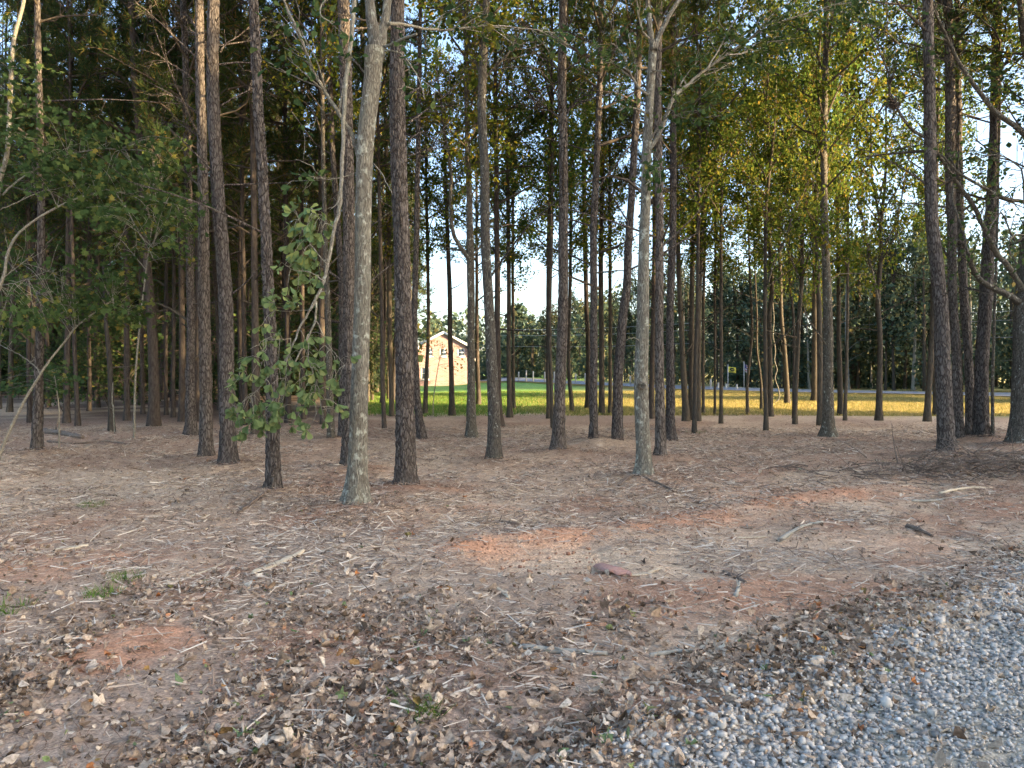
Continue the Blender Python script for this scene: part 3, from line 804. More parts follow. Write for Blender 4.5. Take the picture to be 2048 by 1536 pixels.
# ------------------------------------------------------------------ trunks
def trunk_mesh(P, R, kind, near, seed):
    """P (n,3) relative to the foot, R radii; near: 0 coarse .. 2 bark relief in the mesh"""
    L = np.concatenate([[0], np.cumsum(np.linalg.norm(np.diff(P, axis=0), axis=1))])
    vis = 9.0
    if near == 2: ns, st = 60, 0.03
    elif near == 1: ns, st = 22, 0.10
    else: ns, st = 8, 0.6
    s = np.concatenate([np.arange(0, min(vis, L[-1]), st), np.arange(min(vis, L[-1]), L[-1] + 0.01, max(st, 0.4))])
    Pi = np.stack([np.interp(s, L, P[:, k]) for k in range(3)], 1)
    Ri = np.interp(s, L, R)
    # flare at the foot
    Ri = Ri * (1 + 0.42 * np.exp(-np.maximum(Pi[:, 2], 0) / 0.13) + 0.12 * np.exp(-np.maximum(Pi[:, 2], 0) / 0.5))
    r = np.random.default_rng(seed)
    wob = 0.012 if near else 0.02
    Pi[:, 0] += wob * (fbm(s * 0.7, s * 0 + seed, seed, 3) - 0.5) * 2; Pi[:, 1] += wob * (fbm(s * 0.7, s * 0 + seed + 9, seed + 3, 3) - 0.5) * 2
    th = np.arange(ns) / ns * 2 * np.pi
    S, TH = np.meshgrid(s, th, indexing='ij')
    RR = np.repeat(Ri[:, None], ns, 1)
    # lobed foot and slow irregularity
    lob = np.exp(-np.maximum(S - 0.2, 0) / 0.2) * (0.13 * np.sin(TH * 4 + seed) + 0.08 * np.sin(TH * 7 + 2.1 * seed)) + 0.035 * np.sin(TH * 2 + S * 0.9 + seed) + 0.03 * (vnoise(TH * 2.5, S * 2.0, seed) - 0.5) * np.sin(TH * 0.5) ** 2
    RR = RR * (1 + lob)
    if near:
        R0 = float(np.median(R[:max(2, len(R) // 2)]))
        cu, cv, amp = {'P': (0.046, 0.12, 0.016), 'H': (0.026, 0.17, 0.0055), 'W': (0.022, 0.12, 0.003)}[kind]
        nu = max(6, round(2 * np.pi * R0 / cu))
        U = TH / (2 * np.pi) * nu + 0.35 * (vnoise(S * 6, TH * 0, seed + 2) - 0.5); Vv = S / cv
        e = cells(U, Vv + 0.4 * vnoise(S * 9, U, seed), nu, seed)
        RR = RR + amp * (smooth(0.02, 0.35, e) - 0.75) + amp * 0.5 * (hash2(np.floor(U), np.floor(Vv), seed) - 0.5) * smooth(0.1, 0.4, e)
        RR = RR + amp * 0.35 * (vnoise(U * 3.1, Vv * 5.0, seed + 11) - 0.5)
    V = np.stack([Pi[:, None, 0] + RR * np.cos(TH), Pi[:, None, 1] + RR * np.sin(TH), np.repeat(Pi[:, 2:3], ns, 1)], -1).reshape(-1, 3)
    n = len(s)
    i = np.arange(n - 1)[:, None]; j = np.arange(ns)[None, :]; k = (j + 1) % ns
    Q = np.stack([i * ns + j, i * ns + k, (i + 1) * ns + k, (i + 1) * ns + j], -1).reshape(-1, 4)
    mb = MB(); mb.add(V, Q=Q)
    return mb

BARK = {'P': 'pine_bark', 'H': 'hard_bark', 'W': 'pale_bark'}
def stubs(mb, P, R, kind, seed, z0, z1, n):
    """dead side twigs and branch stubs on the stem"""
    r = np.random.default_rng(seed + 50)
    for _ in range(n):
        z = r.uniform(z0, z1)
        p = np.array([np.interp(z, P[:, 2], P[:, k]) for k in range(3)]); rad = float(np.interp(z, P[:, 2], R))
        az = r.uniform(0, 6.283); el = r.uniform(0.0, 0.75)
        dv = np.array([math.cos(az) * math.cos(el), math.sin(az) * math.cos(el), math.sin(el)])
        ln = r.choice([0.12, 0.3, 0.9, 1.5, 2.2], p=[.2, .2, .25, .2, .15]) * r.uniform(0.7, 1.2)
        e = p + dv * ln + np.array([0, 0, r.uniform(-0.12, 0.15) * ln])
        m = (p + e) / 2 + r.normal(0, 0.04 * ln, 3)
        C = catmull([p, m, e], 5)
        mb.tube(C, np.linspace(min(0.022, rad * 0.35), 0.005, 5), 4, 0, False)
        if ln > 0.8:
            for q in range(int(ln * 3)):
                b = C[r.integers(1, 5)]; dd = unit(dv + r.normal(0, 0.6, 3))
                mb.tube(np.array([b, b + dd * r.uniform(0.15, 0.5)]), [0.005, 0.003], 3, 0, False)

def make_tree(kind, P, R, base, label, cat, group, near, seed, crown=None, cb=8.0, ch=9.0, cr=1.0, stub=(2.5, 8.0, 10), name=None):
    root = thing(name or ('pine_tree' if kind == 'P' else 'hardwood_tree'), label, cat, tuple(base), group)
    mb = trunk_mesh(P, R, kind, near, seed)
    if stub: stubs(mb, P, R, kind, seed, *stub)
    obj('trunk', mb.mesh('trunk', [M[BARK[kind] if near else {'P': 'pine_far', 'H': 'hard_far', 'W': 'pale_far'}[kind]]], True), root)
    if crown is not None:
        c = obj('crown', crown, root)
        zt = cb
        c.location = [float(np.interp(zt, P[:, 2], P[:, k])) for k in range(2)] + [zt]
        c.rotation_euler = (0, 0, (seed * 1.37) % 6.283)
        c.scale = (cr, cr, ch / 9.0)
    return root

def extend(P, R, top):
    """carry a stem on to its full height"""
    d = P[-1] - P[-2]; d = d / d[2]
    d[:2] = np.clip(d[:2], -0.06, 0.06) * 0.6
    z = P[-1][2]
    if top <= z + 0.5: return P, R
    k = np.linspace(0, 1, 6)[1:]
    E = P[-1] + np.outer(k * (top - z), np.array([d[0], d[1], 1.0]))
    return np.vstack([P, E]), np.concatenate([R, R[-1] * (1 - k * 0.85)])

xs_sorted = sorted(rows, key=lambda a: a[2][0][0])
marks = [a for a in xs_sorted if a[4]]
ORD = ['first', 'second', 'third', 'fourth', 'fifth', 'sixth', 'seventh', 'eighth', 'ninth', 'tenth', 'eleventh', 'twelfth']
auto = {}
for a in xs_sorted:
    if a[3] is None:
        x = a[2][0][0]
        left = [m for m in marks if m[2][0][0] < x]
        mark = left[-1] if left else marks[0]
        auto.setdefault((mark[0], bool(left)), []).append(a[0])
LABEL = {}
for (mi, right), ids in auto.items():
    short = [m for m in marks if m[0] == mi][0][4]
    for n, i in enumerate(ids):
        w = TREES[i][1][0][2] * solve(*TREES[i][1][0][:2]) / F
        size = 'thin' if w < 0.15 else 'middling' if w < 0.22 else 'sturdy'
        kindw = 'tree' if w < 0.2 else 'pine' if TREES[i][0] == 'P' else 'hardwood'
        if right: LABEL[i] = f'{size} {kindw}, {ORD[n]} lesser trunk to the right of {short}'
        else: LABEL[i] = f'{size} {kindw}, {ORD[n]} lesser trunk to the left of {short}'

def beside(x, y):
    px = CX + F * x / y
    left = [m for m in marks if m[2][0][0] <= px]
    return ('right of ' + left[-1][4]) if left else ('left of ' + marks[0][4])

for (i, k, path, lab, short, d, x) in rows:
    base = np.array([x, d, float(H0(x, d))])
    p = np.array(path, float)
    P = np.stack([(p[:, 0] - CX) * d / F, np.full(len(p), d), HC - (p[:, 1] - YH) * d / F], 1) - base
    R = p[:, 2] * d / F / 2
    rr = np.random.default_rng(1000 + i)
    lean = rr.normal(0, 0.012)
    P[:, 1] += P[:, 2] * lean
    P = catmull(P, max(8, len(P) * 4)) if len(P) > 2 else P
    R = np.interp(np.linspace(0, 1, len(P)), np.linspace(0, 1, len(R)), R)
    P[0][2] = 0
    P = np.vstack([P[0] + np.array([0, 0, -0.25]), P]); R = np.concatenate([[R[0]], R])
    forked = i in (25, 48)
    top = rr.uniform(16, 20) if k == 'P' else rr.uniform(11.5, 15)
    if i in (5,): top = P[-1][2]
    if not forked: P, R = extend(P, R, top)
    near = 2 if d < 12.2 else 1 if d < 18.5 else 0
    crown = None; cb = ch = 0; cr = 1.0; stub = None
    if k == 'P':
        crown = PINES[i % 5]; cb = (rr.uniform(5.2, 7.6) if d > 18 else rr.uniform(7.2, 9.2)) + (1.5 if d < 12.5 else 0); ch = top - cb + 0.6; cr = rr.uniform(0.95, 1.25) * (0.65 if d < 12.5 else 1); stub = (2.6, 8.5, 8 if d > 12 else 6)
        if i in (14,): stub = (3.0, 8, 4)
    elif i == 5:
        stub = None
    elif not forked:
        crown = HARDS[i % 5]; cb = rr.uniform(3.6, 5.4) if d > 17 else 6.5; ch = top - cb + 0.5; cr = rr.uniform(0.75, 1.05); stub = (1.8, 4.5, 4)
    grp = 'pines standing in the wood' if k == 'P' else 'hardwoods standing in the wood'
    NROOT[i] = (make_tree(k, P, R, base, lab or LABEL[i], 'tree', grp, near, 40 + i, crown, cb, ch, cr, stub), base, d)

# ------------------------------------------------------------------ limbs of the near trees
def limb_pts(pts, d0, d1, n=None, base=np.zeros(3), wig=0.0, seed=0):
    m = len(pts)
    dd = np.linspace(d0, d1, m)
    P = np.array([PX(a, b, d) for (a, b), d in zip(pts, dd)]) - base
    P = catmull(P, n or m * 5)
    if wig:
        r = np.random.default_rng(seed)
        P[1:-1] += r.normal(0, wig, (len(P) - 2, 3))
    return P

def limb(root, base, pts, d0, d1, w0, w1, mat='limb_bark', twigs=6, tl=(0.25, 0.7), seed=0, name='branch', sides=8):
    P = limb_pts(pts, d0, d1, None, base, 0.004, seed)
    dm = (d0 + d1) / 2
    R = np.linspace(w0, w1, len(P)) * dm / F / 2
    mb = MB(); mb.tube(P, R, sides, 0)
    r = np.random.default_rng(seed + 77)
    ends = []
    for _ in range(twigs):
        k = r.integers(len(P) // 4, len(P) - 1)
        dirv = unit(unit(P[min(k + 1, len(P) - 1)] - P[k - 1]) + r.normal(0, 0.55, 3))
        l = r.uniform(*tl); e = P[k] + dirv * l; mid = (P[k] + e) / 2 + r.normal(0, 0.06 * l, 3)
        C = catmull([P[k], mid, e], 6)
        mb.tube(C, np.linspace(min(R[k] * 0.6, 0.012), 0.0025, 6), 5, 0)
        ends.append(C)
        for q in range(2):
            c = C[r.integers(2, 6)]; dd = unit(dirv + r.normal(0, 0.7, 3)); e2 = c + dd * l * 0.45
            mb.tube(np.array([c, (c + e2) / 2 + r.normal(0, 0.02, 3), e2]), [0.004, 0.003, 0.002], 4, 0)
            ends.append(np.array([c, (c + e2) / 2, e2]))
    o = obj(name, mb.mesh(name, [M[mat]], True), root)
    return o, P, ends

def foliage_on(root, ends, n, size, shape, mat, seed, droop=-0.5, spread=0.07, name='foliage'):
    r = np.random.default_rng(seed); mb = MB(); Cs = []; Ds = []
    for C in ends:
        k = max(1, int(n * r.uniform(0.5, 1.4)))
        f = r.uniform(0.35, 1.0, k)
        Cs.append(C[np.minimum((f * (len(C) - 1)).astype(int), len(C) - 1)] + r.normal(0, spread, (k, 3)))
        Ds.append(np.tile(unit(C[-1] - C[0]), (k, 1)) + r.normal(0, 0.6, (k, 3)) + np.array([0, 0, droop]))
    if not Cs: return
    C = np.concatenate(Cs); D = np.concatenate(Ds)
    leaves(mb, C, D, size * r.uniform(0.7, 1.25, len(C)), 0, r, shape, 0.5)
    return obj(name, mb.mesh(name, [M[mat]]), root)

# pale forked hardwood: two stems, limbs and the long hanging branch with its leaves
root, base, D1 = NROOT[25]
topy = lambda z, d: YH - (z - HC) * F / d
all_ends = []
for pts, d1, w0, w1, tw, tl in (
    ([(753, 118), (747, 65), (739, 0), (728, -180), (722, -500), (718, topy(11.5, D1))], D1, 28, 8, 0, (1, 1)),
    ([(757, 118), (765, 70), (776, 0), (795, -180), (815, -450), (830, topy(10.5, D1))], D1 + 0.2, 22, 7, 0, (1, 1)),
    ([(778, 48), (800, 47), (850, 57), (905, 60), (960, 52), (1040, 56), (1110, 66)], D1 + 0.9, 7, 2, 16, (0.2, 0.6)),
    ([(765, 95), (785, 88), (808, 76), (833, 68)], D1 - 0.3, 7, 5, 1, (0.1, 0.3)),
    ([(762, 102), (790, 103), (810, 115), (838, 160), (850, 200)], D1 - 0.2, 4, 1.5, 4, (0.15, 0.4)),
    ([(735, 152), (718, 132), (703, 118), (690, 100)], D1 - 0.2, 4, 2, 2, (0.1, 0.3)),
    ([(716, 312), (704, 270), (688, 243), (660, 200), (640, 165), (622, 135), (600, 70), (575, 20), (560, -30)], D1 - 0.5, 9, 4, 10, (0.3, 0.8)),
    ([(745, 325), (762, 345), (775, 370), (784, 388)], D1 - 0.4, 3, 1.5, 0, (0.1, 0.2)),
    ([(745, 330), (700, 350), (650, 358), (620, 330), (590, 318)], D1 - 0.4, 2.4, 1.2, 4, (0.2, 0.5)),
    ([(705, -30), (660, -10), (640, 25), (668, 50)], D1 - 0.3, 4, 2, 5, (0.15, 0.3)),
):
    o, P_, e_ = limb(root, base, pts, D1, d1, w0, w1, 'pale_bark' if w0 > 15 else 'limb_bark', tw, tl, seed=int(pts[0][0]) + len(all_ends), sides=20 if w0 > 15 else 8)
    all_ends += e_
foliage_on(root, all_ends, 3, 0.11, 'obov', 'green', 5)
c_ = obj('crown', GREENS[0], root); c_.location = (-0.1, 0, 6.6); c_.scale = (1.2, 1.2, 0.75)

# the long hanging limb
hb, HPm, hends = limb(root, base, [(722, -260), (712, -80), (708, 0), (705, 50), (696, 130), (690, 180), (685, 300), (681, 400), (668, 460), (655, 530), (645, 570), (620, 620)], D1 - 0.1, D1 - 0.5, 10, 6, 'limb_bark', 3, (0.15, 0.3), 11, 'hanging_branch', 10)
def sub_tube(pts, d, w0, w1, parent, nm='twig', seed=0):
    P = limb_pts(pts, d, d, None, base, 0.004, seed)
    mb = MB(); mb.tube(P, np.linspace(w0, w1, len(P)) * d / F / 2, 6, 0)
    obj(nm, mb.mesh(nm, [M['limb_bark']], True), parent)
    return P
dh = D1 - 0.5
HL = [HPm]
for pts, w0, w1 in (([(621, 619), (602, 650), (585, 690), (572, 720), (545, 745), (520, 775), (490, 800), (472, 815)], 4.5, 1.5),
                    ([(632, 602), (630, 640), (612, 680), (590, 725), (560, 770), (540, 815), (515, 850), (485, 880), (480, 905)], 4.5, 1.3),
                    ([(630, 636), (648, 672), (665, 700), (690, 730)], 2.5, 1),
                    ([(618, 668), (617, 720), (630, 760), (628, 800), (632, 830), (617, 856)], 2, 1),
                    ([(632, 760), (640, 790), (645, 830), (652, 856)], 1.8, 1),
                    ([(650, 690), (668, 712), (671, 738)], 1.6, 1),
                    ([(582, 677), (555, 679), (532, 678), (515, 690), (500, 698)], 2, 1),
                    ([(532, 680), (530, 705), (524, 725)], 1.5, 1),
                    ([(533, 757), (505, 753), (485, 757), (450, 762)], 2, 1),
                    ([(620, 620), (590, 622), (550, 621)], 1.8, 1),
                    ([(655, 530), (630, 500), (610, 470), (598, 440)], 2.5, 1),
                    ([(648, 562), (622, 545), (590, 540), (570, 530)], 2.5, 1),
                    ([(670, 455), (645, 440), (625, 425)], 2, 1),
                    ([(600, 730), (598, 780), (590, 830), (580, 850)], 1.8, 1),
                    ([(575, 715), (572, 745), (570, 790)], 1.8, 1)):
    HL.append(sub_tube(pts, dh + rng.uniform(-0.15, 0.15), w0, w1, hb, 'twig', int(pts[0][1])))
HLa = np.concatenate(HL[1:])

def leaf_mesh(shape, L, curl, fold, mat, jag=0.0, seed=0):
    """single leaf along +Y with a midrib fold"""
    S = LEAF_SHAPES[shape].copy(); r = np.random.default_rng(seed)
    if jag: S[1:] += r.normal(0, jag, S[1:].shape) * np.array([1, .6])
    half = [(s[0], s[1]) for s in S]
    V = []
    for (u, v) in half:
        V.append((u * L, v * L, L * (curl * (v - .4) ** 2 + fold * abs(u) + 0.25 * curl * u)))
    mid = [(0, v * L, L * curl * (v - .4) ** 2) for v in (0.35, 0.7)]
    k = len(half); V += mid
    t = k // 2
    T = []
    for i in range(k):
        a, b = i, (i + 1) % k
        va = (half[a][1] + half[b][1]) / 2
        T.append((a, b, k if va < 0.52 else k + 1))
    # tie the two rib points where the rim changes over
    rim = [(half[i][1] + half[(i + 1) % k][1]) / 2 < 0.52 for i in range(k)]
    for i in range(k):
        if rim[i] != rim[i - 1]: T.append((i, k + 1, k) if rim[i - 1] else (i, k, k + 1))
    return mesh_np('leaf', np.array(V), [np.array(T)], [mat])
OAKL = [leaf_mesh('obov', 1.0, c, f, M['oak_leaf'], 0.012, i) for i, (c, f) in enumerate(((0.15, 0.25), (-0.2, 0.3), (0.3, 0.15), (0.0, 0.4)))]
def place_leaf(me, loc, dirv, L, parent, r, name='leaf', nrm=None):
    o = bpy.data.objects.new(name, me); COL.objects.link(o); o.parent = parent
    y = Vector(unit(dirv)); n = Vector(nrm if nrm is not None else r.normal(0, 1, 3))
    x = y.cross(n).normalized(); z = x.cross(y)
    mt = Matrix((x, y, z)).transposed().to_4x4()
    o.matrix_basis = Matrix.Translation(Vector(loc)) @ mt @ Matrix.Scale(L, 4)
    return o
r_ = np.random.default_rng(21)
nleaf = 0; rest = MB(); rC = []; rD = []
clusters = []
for (cx, cy, rx, ry, n) in ((618, 470, 52, 66, 34), (600, 560, 55, 50, 20), (560, 775, 112, 80, 64), (515, 830, 62, 48, 22), (630, 735, 80, 65, 26), (545, 630, 28, 60, 10), (660, 790, 32, 65, 12), (560, 850, 60, 24, 10)):
    for _ in range(n):
        a = r_.uniform(0, 6.283); q = math.sqrt(r_.random())
        clusters.append((cx + rx * q * math.cos(a), cy + ry * q * math.sin(a)))
tw = MB()
for (cx, cy) in clusters:
    c = PX(cx, cy, dh + r_.normal(0, 0.13)) - base
    near_i = np.argmin(np.linalg.norm(HLa - c - np.array([0, 0, 0.08]), axis=1)); a = HLa[near_i]
    tw.tube(catmull([a, (a + c) / 2 + np.array([0, 0, 0.03]), c], 5), np.linspace(0.0035, 0.002, 5), 4, 0)
    out = unit(c - a) * 0.7 + np.array([0, 0, -0.55])
    for k in range(r_.integers(4, 8)):
        dv = unit(out + r_.normal(0, 0.5, 3)); L = r_.uniform(0.07, 0.115)
        if nleaf < 300:
            place_leaf(OAKL[nleaf % 4], c + r_.normal(0, 0.012, 3), dv, L, hb, r_, 'leaf', r_.normal(0, 0.7, 3) + np.array([0, -0.9, 0.5])); nleaf += 1
        else:
            rC.append(c); rD.append(dv)
leaves(rest, np.array(rC), np.array(rD), r_.uniform(0.07, 0.115, len(rC)), 0, r_, 'obov', 0.3)
tag(obj('foliage', rest.mesh('foliage', [M['oak_leaf']]), hb), kind='stuff')
tag(obj('twigs', tw.mesh('twigs', [M['limb_bark']], True), hb), kind='stuff')

# lichen-spotted hardwood: fork, big diagonal limb, side limbs
root, base, D2 = NROOT[48]
all_ends = []
for pts, d1, w0, w1, tw_, tl in (
    ([(1306, 100), (1299, 50), (1296, 0), (1290, -150), (1285, topy(11.5, D2))], D2, 13, 5, 0, (1, 1)),
    ([(1309, 100), (1316, 75), (1346, 17), (1375, -30), (1420, -150), (1450, topy(10, D2))], D2 + .2, 12, 4, 0, (1, 1)),
    ([(1298, 300), (1322, 262), (1345, 200), (1375, 170), (1410, 140), (1450, 112), (1512, 70), (1567, 42), (1655, 14), (1720, 2)], D2 + .5, 9, 2, 30, (0.25, 0.8)),
    ([(1297, 190), (1280, 178), (1262, 150), (1252, 120), (1235, 95), (1222, 85)], D2 - .4, 5.5, 2, 10, (0.25, 0.6)),
    ([(1292, 225), (1270, 216), (1250, 215), (1240, 222)], D2 - .2, 3, 1.5, 3, (0.2, 0.4)),
    ([(1302, 145), (1310, 142), (1330, 141)], D2 - .2, 5, 2, 0, (0.2, 0.4)),
    ([(1302, 80), (1285, 60), (1276, 20), (1272, -30)], D2 - .3, 4, 2, 5, (0.2, 0.5)),
    ([(1412, 140), (1440, 95), (1460, 55), (1490, 10)], D2 + .3, 3.5, 1.5, 10, (0.25, 0.6)),
    ([(1455, 110), (1490, 105), (1530, 85), (1580, 80)], D2 + .6, 3.5, 1.5, 12, (0.25, 0.6)),
    ([(1304, 300), (1318, 330), (1322, 370)], D2 - .5, 2, 1, 4, (0.2, 0.5)),
    ([(1298, 285), (1320, 250), (1340, 232), (1372, 236), (1400, 245)], D2 - .3, 4, 1.5, 10, (0.2, 0.5)),
    ([(1284, 690), (1275, 678), (1262, 676), (1252, 680)], D2 - .2, 2.5, 1, 0, (0.1, 0.2)),
):
    o, P_, e_ = limb(root, base, pts, D2, d1, w0, w1, 'pale_bark' if w0 > 10 else 'limb_bark', tw_, tl, seed=int(pts[-1][0]) + 3, sides=14 if w0 > 10 else 8)
    all_ends += e_
foliage_on(root, all_ends, 7, 0.10, 'obov', 'green', 6, -0.6, 0.08)
c_ = obj('crown', GREENS[1], root); c_.location = (0.2, 0, 7.2); c_.scale = (1.15, 1.15, 0.7)
# knot on its stem
mb = MB(); k = PX(1283, 772, D2 - 0.115) - base
a_ = np.linspace(0, 2 * np.pi, 15)[:-1]
for s_, dy in ((1.0, 0.0), (0.55, -0.025), (0.3, 0.005)):
    mb.v.append(np.stack([k[0] + 0.07 * s_ * np.cos(a_), np.full(14, k[1] + dy), k[2] + 0.055 * s_ * np.sin(a_)], 1)); mb.n += 14
for t_ in range(2):
    mb.q.append(np.array([(t_ * 14 + i, t_ * 14 + (i + 1) % 14, (t_ + 1) * 14 + (i + 1) % 14, (t_ + 1) * 14 + i) for i in range(14)])); mb.qm.append(np.zeros(28 // 2))
obj('knot', mb.mesh('knot', [M['hard_bark']], True), root)

# bent left arm of the brown tree
root, base, Db = NROOT[33]
o, P_, e_ = limb(root, base, [(941, 520), (930, 508), (908, 470), (902, 430), (901, 390), (903, 350), (896, 305), (887, 250), (880, 190), (872, 130)], Db, Db, 9, 4, 'hard_bark', 14, (0.3, 0.9), 4)
foliage_on(root, e_, 8, 0.08, 'quad', 'autumn', 8)
limb(root, base, [(943, 518), (952, 505), (962, 490), (975, 470)], Db, Db + .4, 5, 2, 'hard_bark', 4, (0.3, 0.6), 5)
# arms of the slanting, three-armed and Y-forked hardwoods
for idx, arms in ((61, [([(1534, 570), (1548, 525), (1567, 487), (1588, 425), (1614, 368), (1640, 300)], 5, 2)]),
                  (65, [([(1601, 562), (1588, 530), (1578, 508), (1566, 460), (1562, 400)], 4.5, 2), ([(1603, 560), (1616, 520), (1627, 482), (1634, 420)], 4, 2)]),
                  (71, [([(1757, 608), (1748, 560), (1739, 521), (1733, 480), (1722, 420)], 7, 3), ([(1763, 458), (1752, 400), (1745, 366), (1742, 290), (1740, 200)], 6, 3), ([(1765, 500), (1780, 470), (1792, 444), (1804, 390), (1812, 344), (1826, 260)], 4.5, 2)]),
                  (35, [([(965, 160), (985, 140), (1010, 115), (1030, 85), (1042, 60)], 6, 2), ([(965, 165), (950, 120), (932, 75), (928, 20)], 5, 2)]),
                  (77, [([(1986, 165), (1996, 145), (2015, 122), (2031, 100), (2060, 70)], 8, 4)]),
                  (41, [([(1120, 235), (1100, 222), (1085, 214), (1070, 212)], 4, 1.5), ([(1131, 230), (1150, 205), (1175, 185), (1205, 160)], 4.5, 1.5), ([(1130, 140), (1155, 125), (1185, 112)], 4, 1.5), ([(1120, 145), (1100, 125), (1080, 115)], 3.5, 1.5)])):
    root, base, dd = NROOT[idx]
    for n_, (pts, w0, w1) in enumerate(arms):
        o, P_, e_ = limb(root, base, pts, dd, dd + random.uniform(-.4, .4), w0, w1, 'pine_bark' if idx in (77, 41) else 'hard_bark', 12, (0.3, 1.0), idx * 7 + n_)
        if idx not in (77, 41, 35): foliage_on(root, e_, 9, 0.08, 'quad', 'autumn', idx + n_)
# long dead side branches of the slimmer pair pine
root, base, dd = NROOT[14]
for n_, (pts, w0) in enumerate((([(397, 118), (360, 85), (320, 45), (273, 5), (250, -20)], 5), ([(397, 172), (370, 145), (325, 116), (300, 95)], 4.5), ([(398, 228), (360, 200), (330, 182), (297, 164)], 5), ([(401, 275), (375, 258), (342, 236)], 4.5),
                              ([(408, 90), (395, 60), (378, 35), (362, 25)], 7), ([(410, 85), (395, 70), (366, 50)], 6), ([(400, 375), (388, 362), (376, 352)], 3))):
    limb(root, base, pts, dd, dd - .6 + .2 * n_, w0, 1.2, 'pine_bark', 7, (0.15, 0.5), 60 + n_)
root, base, dd = NROOT[15]
for n_, (pts, w0) in enumerate((([(440, 105), (455, 85), (480, 70), (515, 40)], 4), ([(441, 210), (470, 195), (500, 178), (530, 160)], 3.5))):
    limb(root, base, pts, dd, dd + .4, w0, 1.2, 'pine_bark', 6, (0.15, 0.5), 80 + n_)
root, base, dd = NROOT[29]
for n_, (pts, w0) in enumerate((([(815, 190), (840, 175), (862, 166), (885, 155)], 5), ([(817, 245), (840, 230), (870, 205), (905, 180), (930, 150)], 4), ([(818, 282), (840, 265), (880, 264)], 3), ([(818, 312), (850, 300), (872, 292)], 3))):
    limb(root, base, pts, dd, dd + .5, w0, 1.2, 'pine_bark', 7, (0.2, 0.6), 90 + n_)
root, base, dd = NROOT[5]
limb(root, base, [(222, 735), (240, 734), (258, 733), (280, 727)], dd, dd, 3, 1, 'hard_bark', 2, (0.1, 0.3), 70)
limb(root, base, [(229, 870), (227, 820), (224, 800), (226, 765)], dd - .6, dd - .3, 2.5, 2, 'limb_bark', 1, (0.1, 0.3), 71)

# oak at the right edge: leaning stem and wandering limbs
OX = (2046 - CX) * OAK_D / F
base = np.array([OX, OAK_D, float(H0(OX, OAK_D))])
P = np.array([PX(a, b, OAK_D) for a, b in ((2046, 897), (2047, 830), (2050, 720), (2050, 620), (2058, 500), (2072, 380), (2085, 200), (2095, -100), (2100, -300))]) - base
R = np.array([58, 46, 42, 40, 32, 28, 24, 16, 8]) * OAK_D / F / 2
P = catmull(P, 40); R = np.interp(np.linspace(0, 1, 40), np.linspace(0, 1, 9), R)
P = np.vstack([P[0] - np.array([0, 0, .25]), P]); R = np.concatenate([R[:1], R])
root = make_tree('H', P, R, base, 'dark oak cut by the right edge, crooked limbs reaching across the pines', 'tree', 'hardwoods standing in the wood', 1, 999, None, stub=None)
all_ends = []
for n_, (pts, d1, w0, w1, tw_) in enumerate((
    ([(2048, 612), (2020, 592), (1993, 579), (1962, 562), (1947, 539), (1938, 515), (1931, 493), (1915, 480)], -1.0, 15, 6, 14),
    ([(2052, 600), (2035, 561), (2010, 525), (1991, 504), (1967, 455), (1947, 411), (1916, 371), (1889, 327), (1881, 317), (1852, 277), (1821, 256), (1783, 198), (1779, 163), (1773, 135), (1742, 69)], -1.8, 13, 3, 26),
    ([(2072, 420), (2046, 404), (2004, 395), (1960, 371), (1916, 344), (1882, 310)], -1.5, 9, 4, 14),
    ([(2080, 300), (2042, 262), (1992, 225), (1962, 188), (1921, 131), (1898, 85), (1881, 48), (1865, 6), (1855, -40)], -1.2, 12, 5, 22),
    ([(2086, 200), (2056, 120), (2046, 60), (2040, 0), (2030, -60)], -1.5, 15, 12, 3),
    ([(1910, 345), (1905, 400), (1915, 430), (1928, 470), (1936, 505)], -1.4, 5, 3, 8),
    ([(2050, 440), (2046, 365), (2040, 335), (2010, 315), (1985, 310), (1950, 320)], -1.9, 4, 2, 12),
    ([(2055, 470), (2030, 480), (2005, 428), (1990, 440), (1978, 460)], -2, 4, 2, 10),
    ([(2050, 470), (2030, 470), (2020, 480), (2018, 500), (2035, 530)], -2.2, 4, 2, 8),
    ([(1880, 20), (1850, 18), (1800, 10), (1750, 5), (1700, 8)], -1.2, 4, 2, 12),
    ([(1878, 115), (1858, 100), (1845, 60), (1835, 10), (1828, -20)], -0.8, 6, 3, 6),
    ([(1866, 205), (1860, 170), (1840, 150), (1835, 115), (1830, 85)], -1.6, 4, 2, 8),
    ([(1872, 310), (1870, 230), (1862, 205), (1848, 160), (1835, 150)], -1.6, 5, 3, 8),
    ([(1800, 90), (1760, 55), (1700, 40), (1660, 15)], -1.9, 3, 1.5, 14),
)):
    o, P_, e_ = limb(root, base, pts, OAK_D, OAK_D + d1, w0, w1, 'hard_bark', tw_, (0.3, 0.9), 200 + n_)
    all_ends += e_
foliage_on(root, all_ends, 3, 0.085, 'oval', 'green', 16)
c_ = obj('crown', GREENS[1], root); c_.location = (0.5, 0, 4.5); c_.scale = (1.3, 1.3, 0.9)

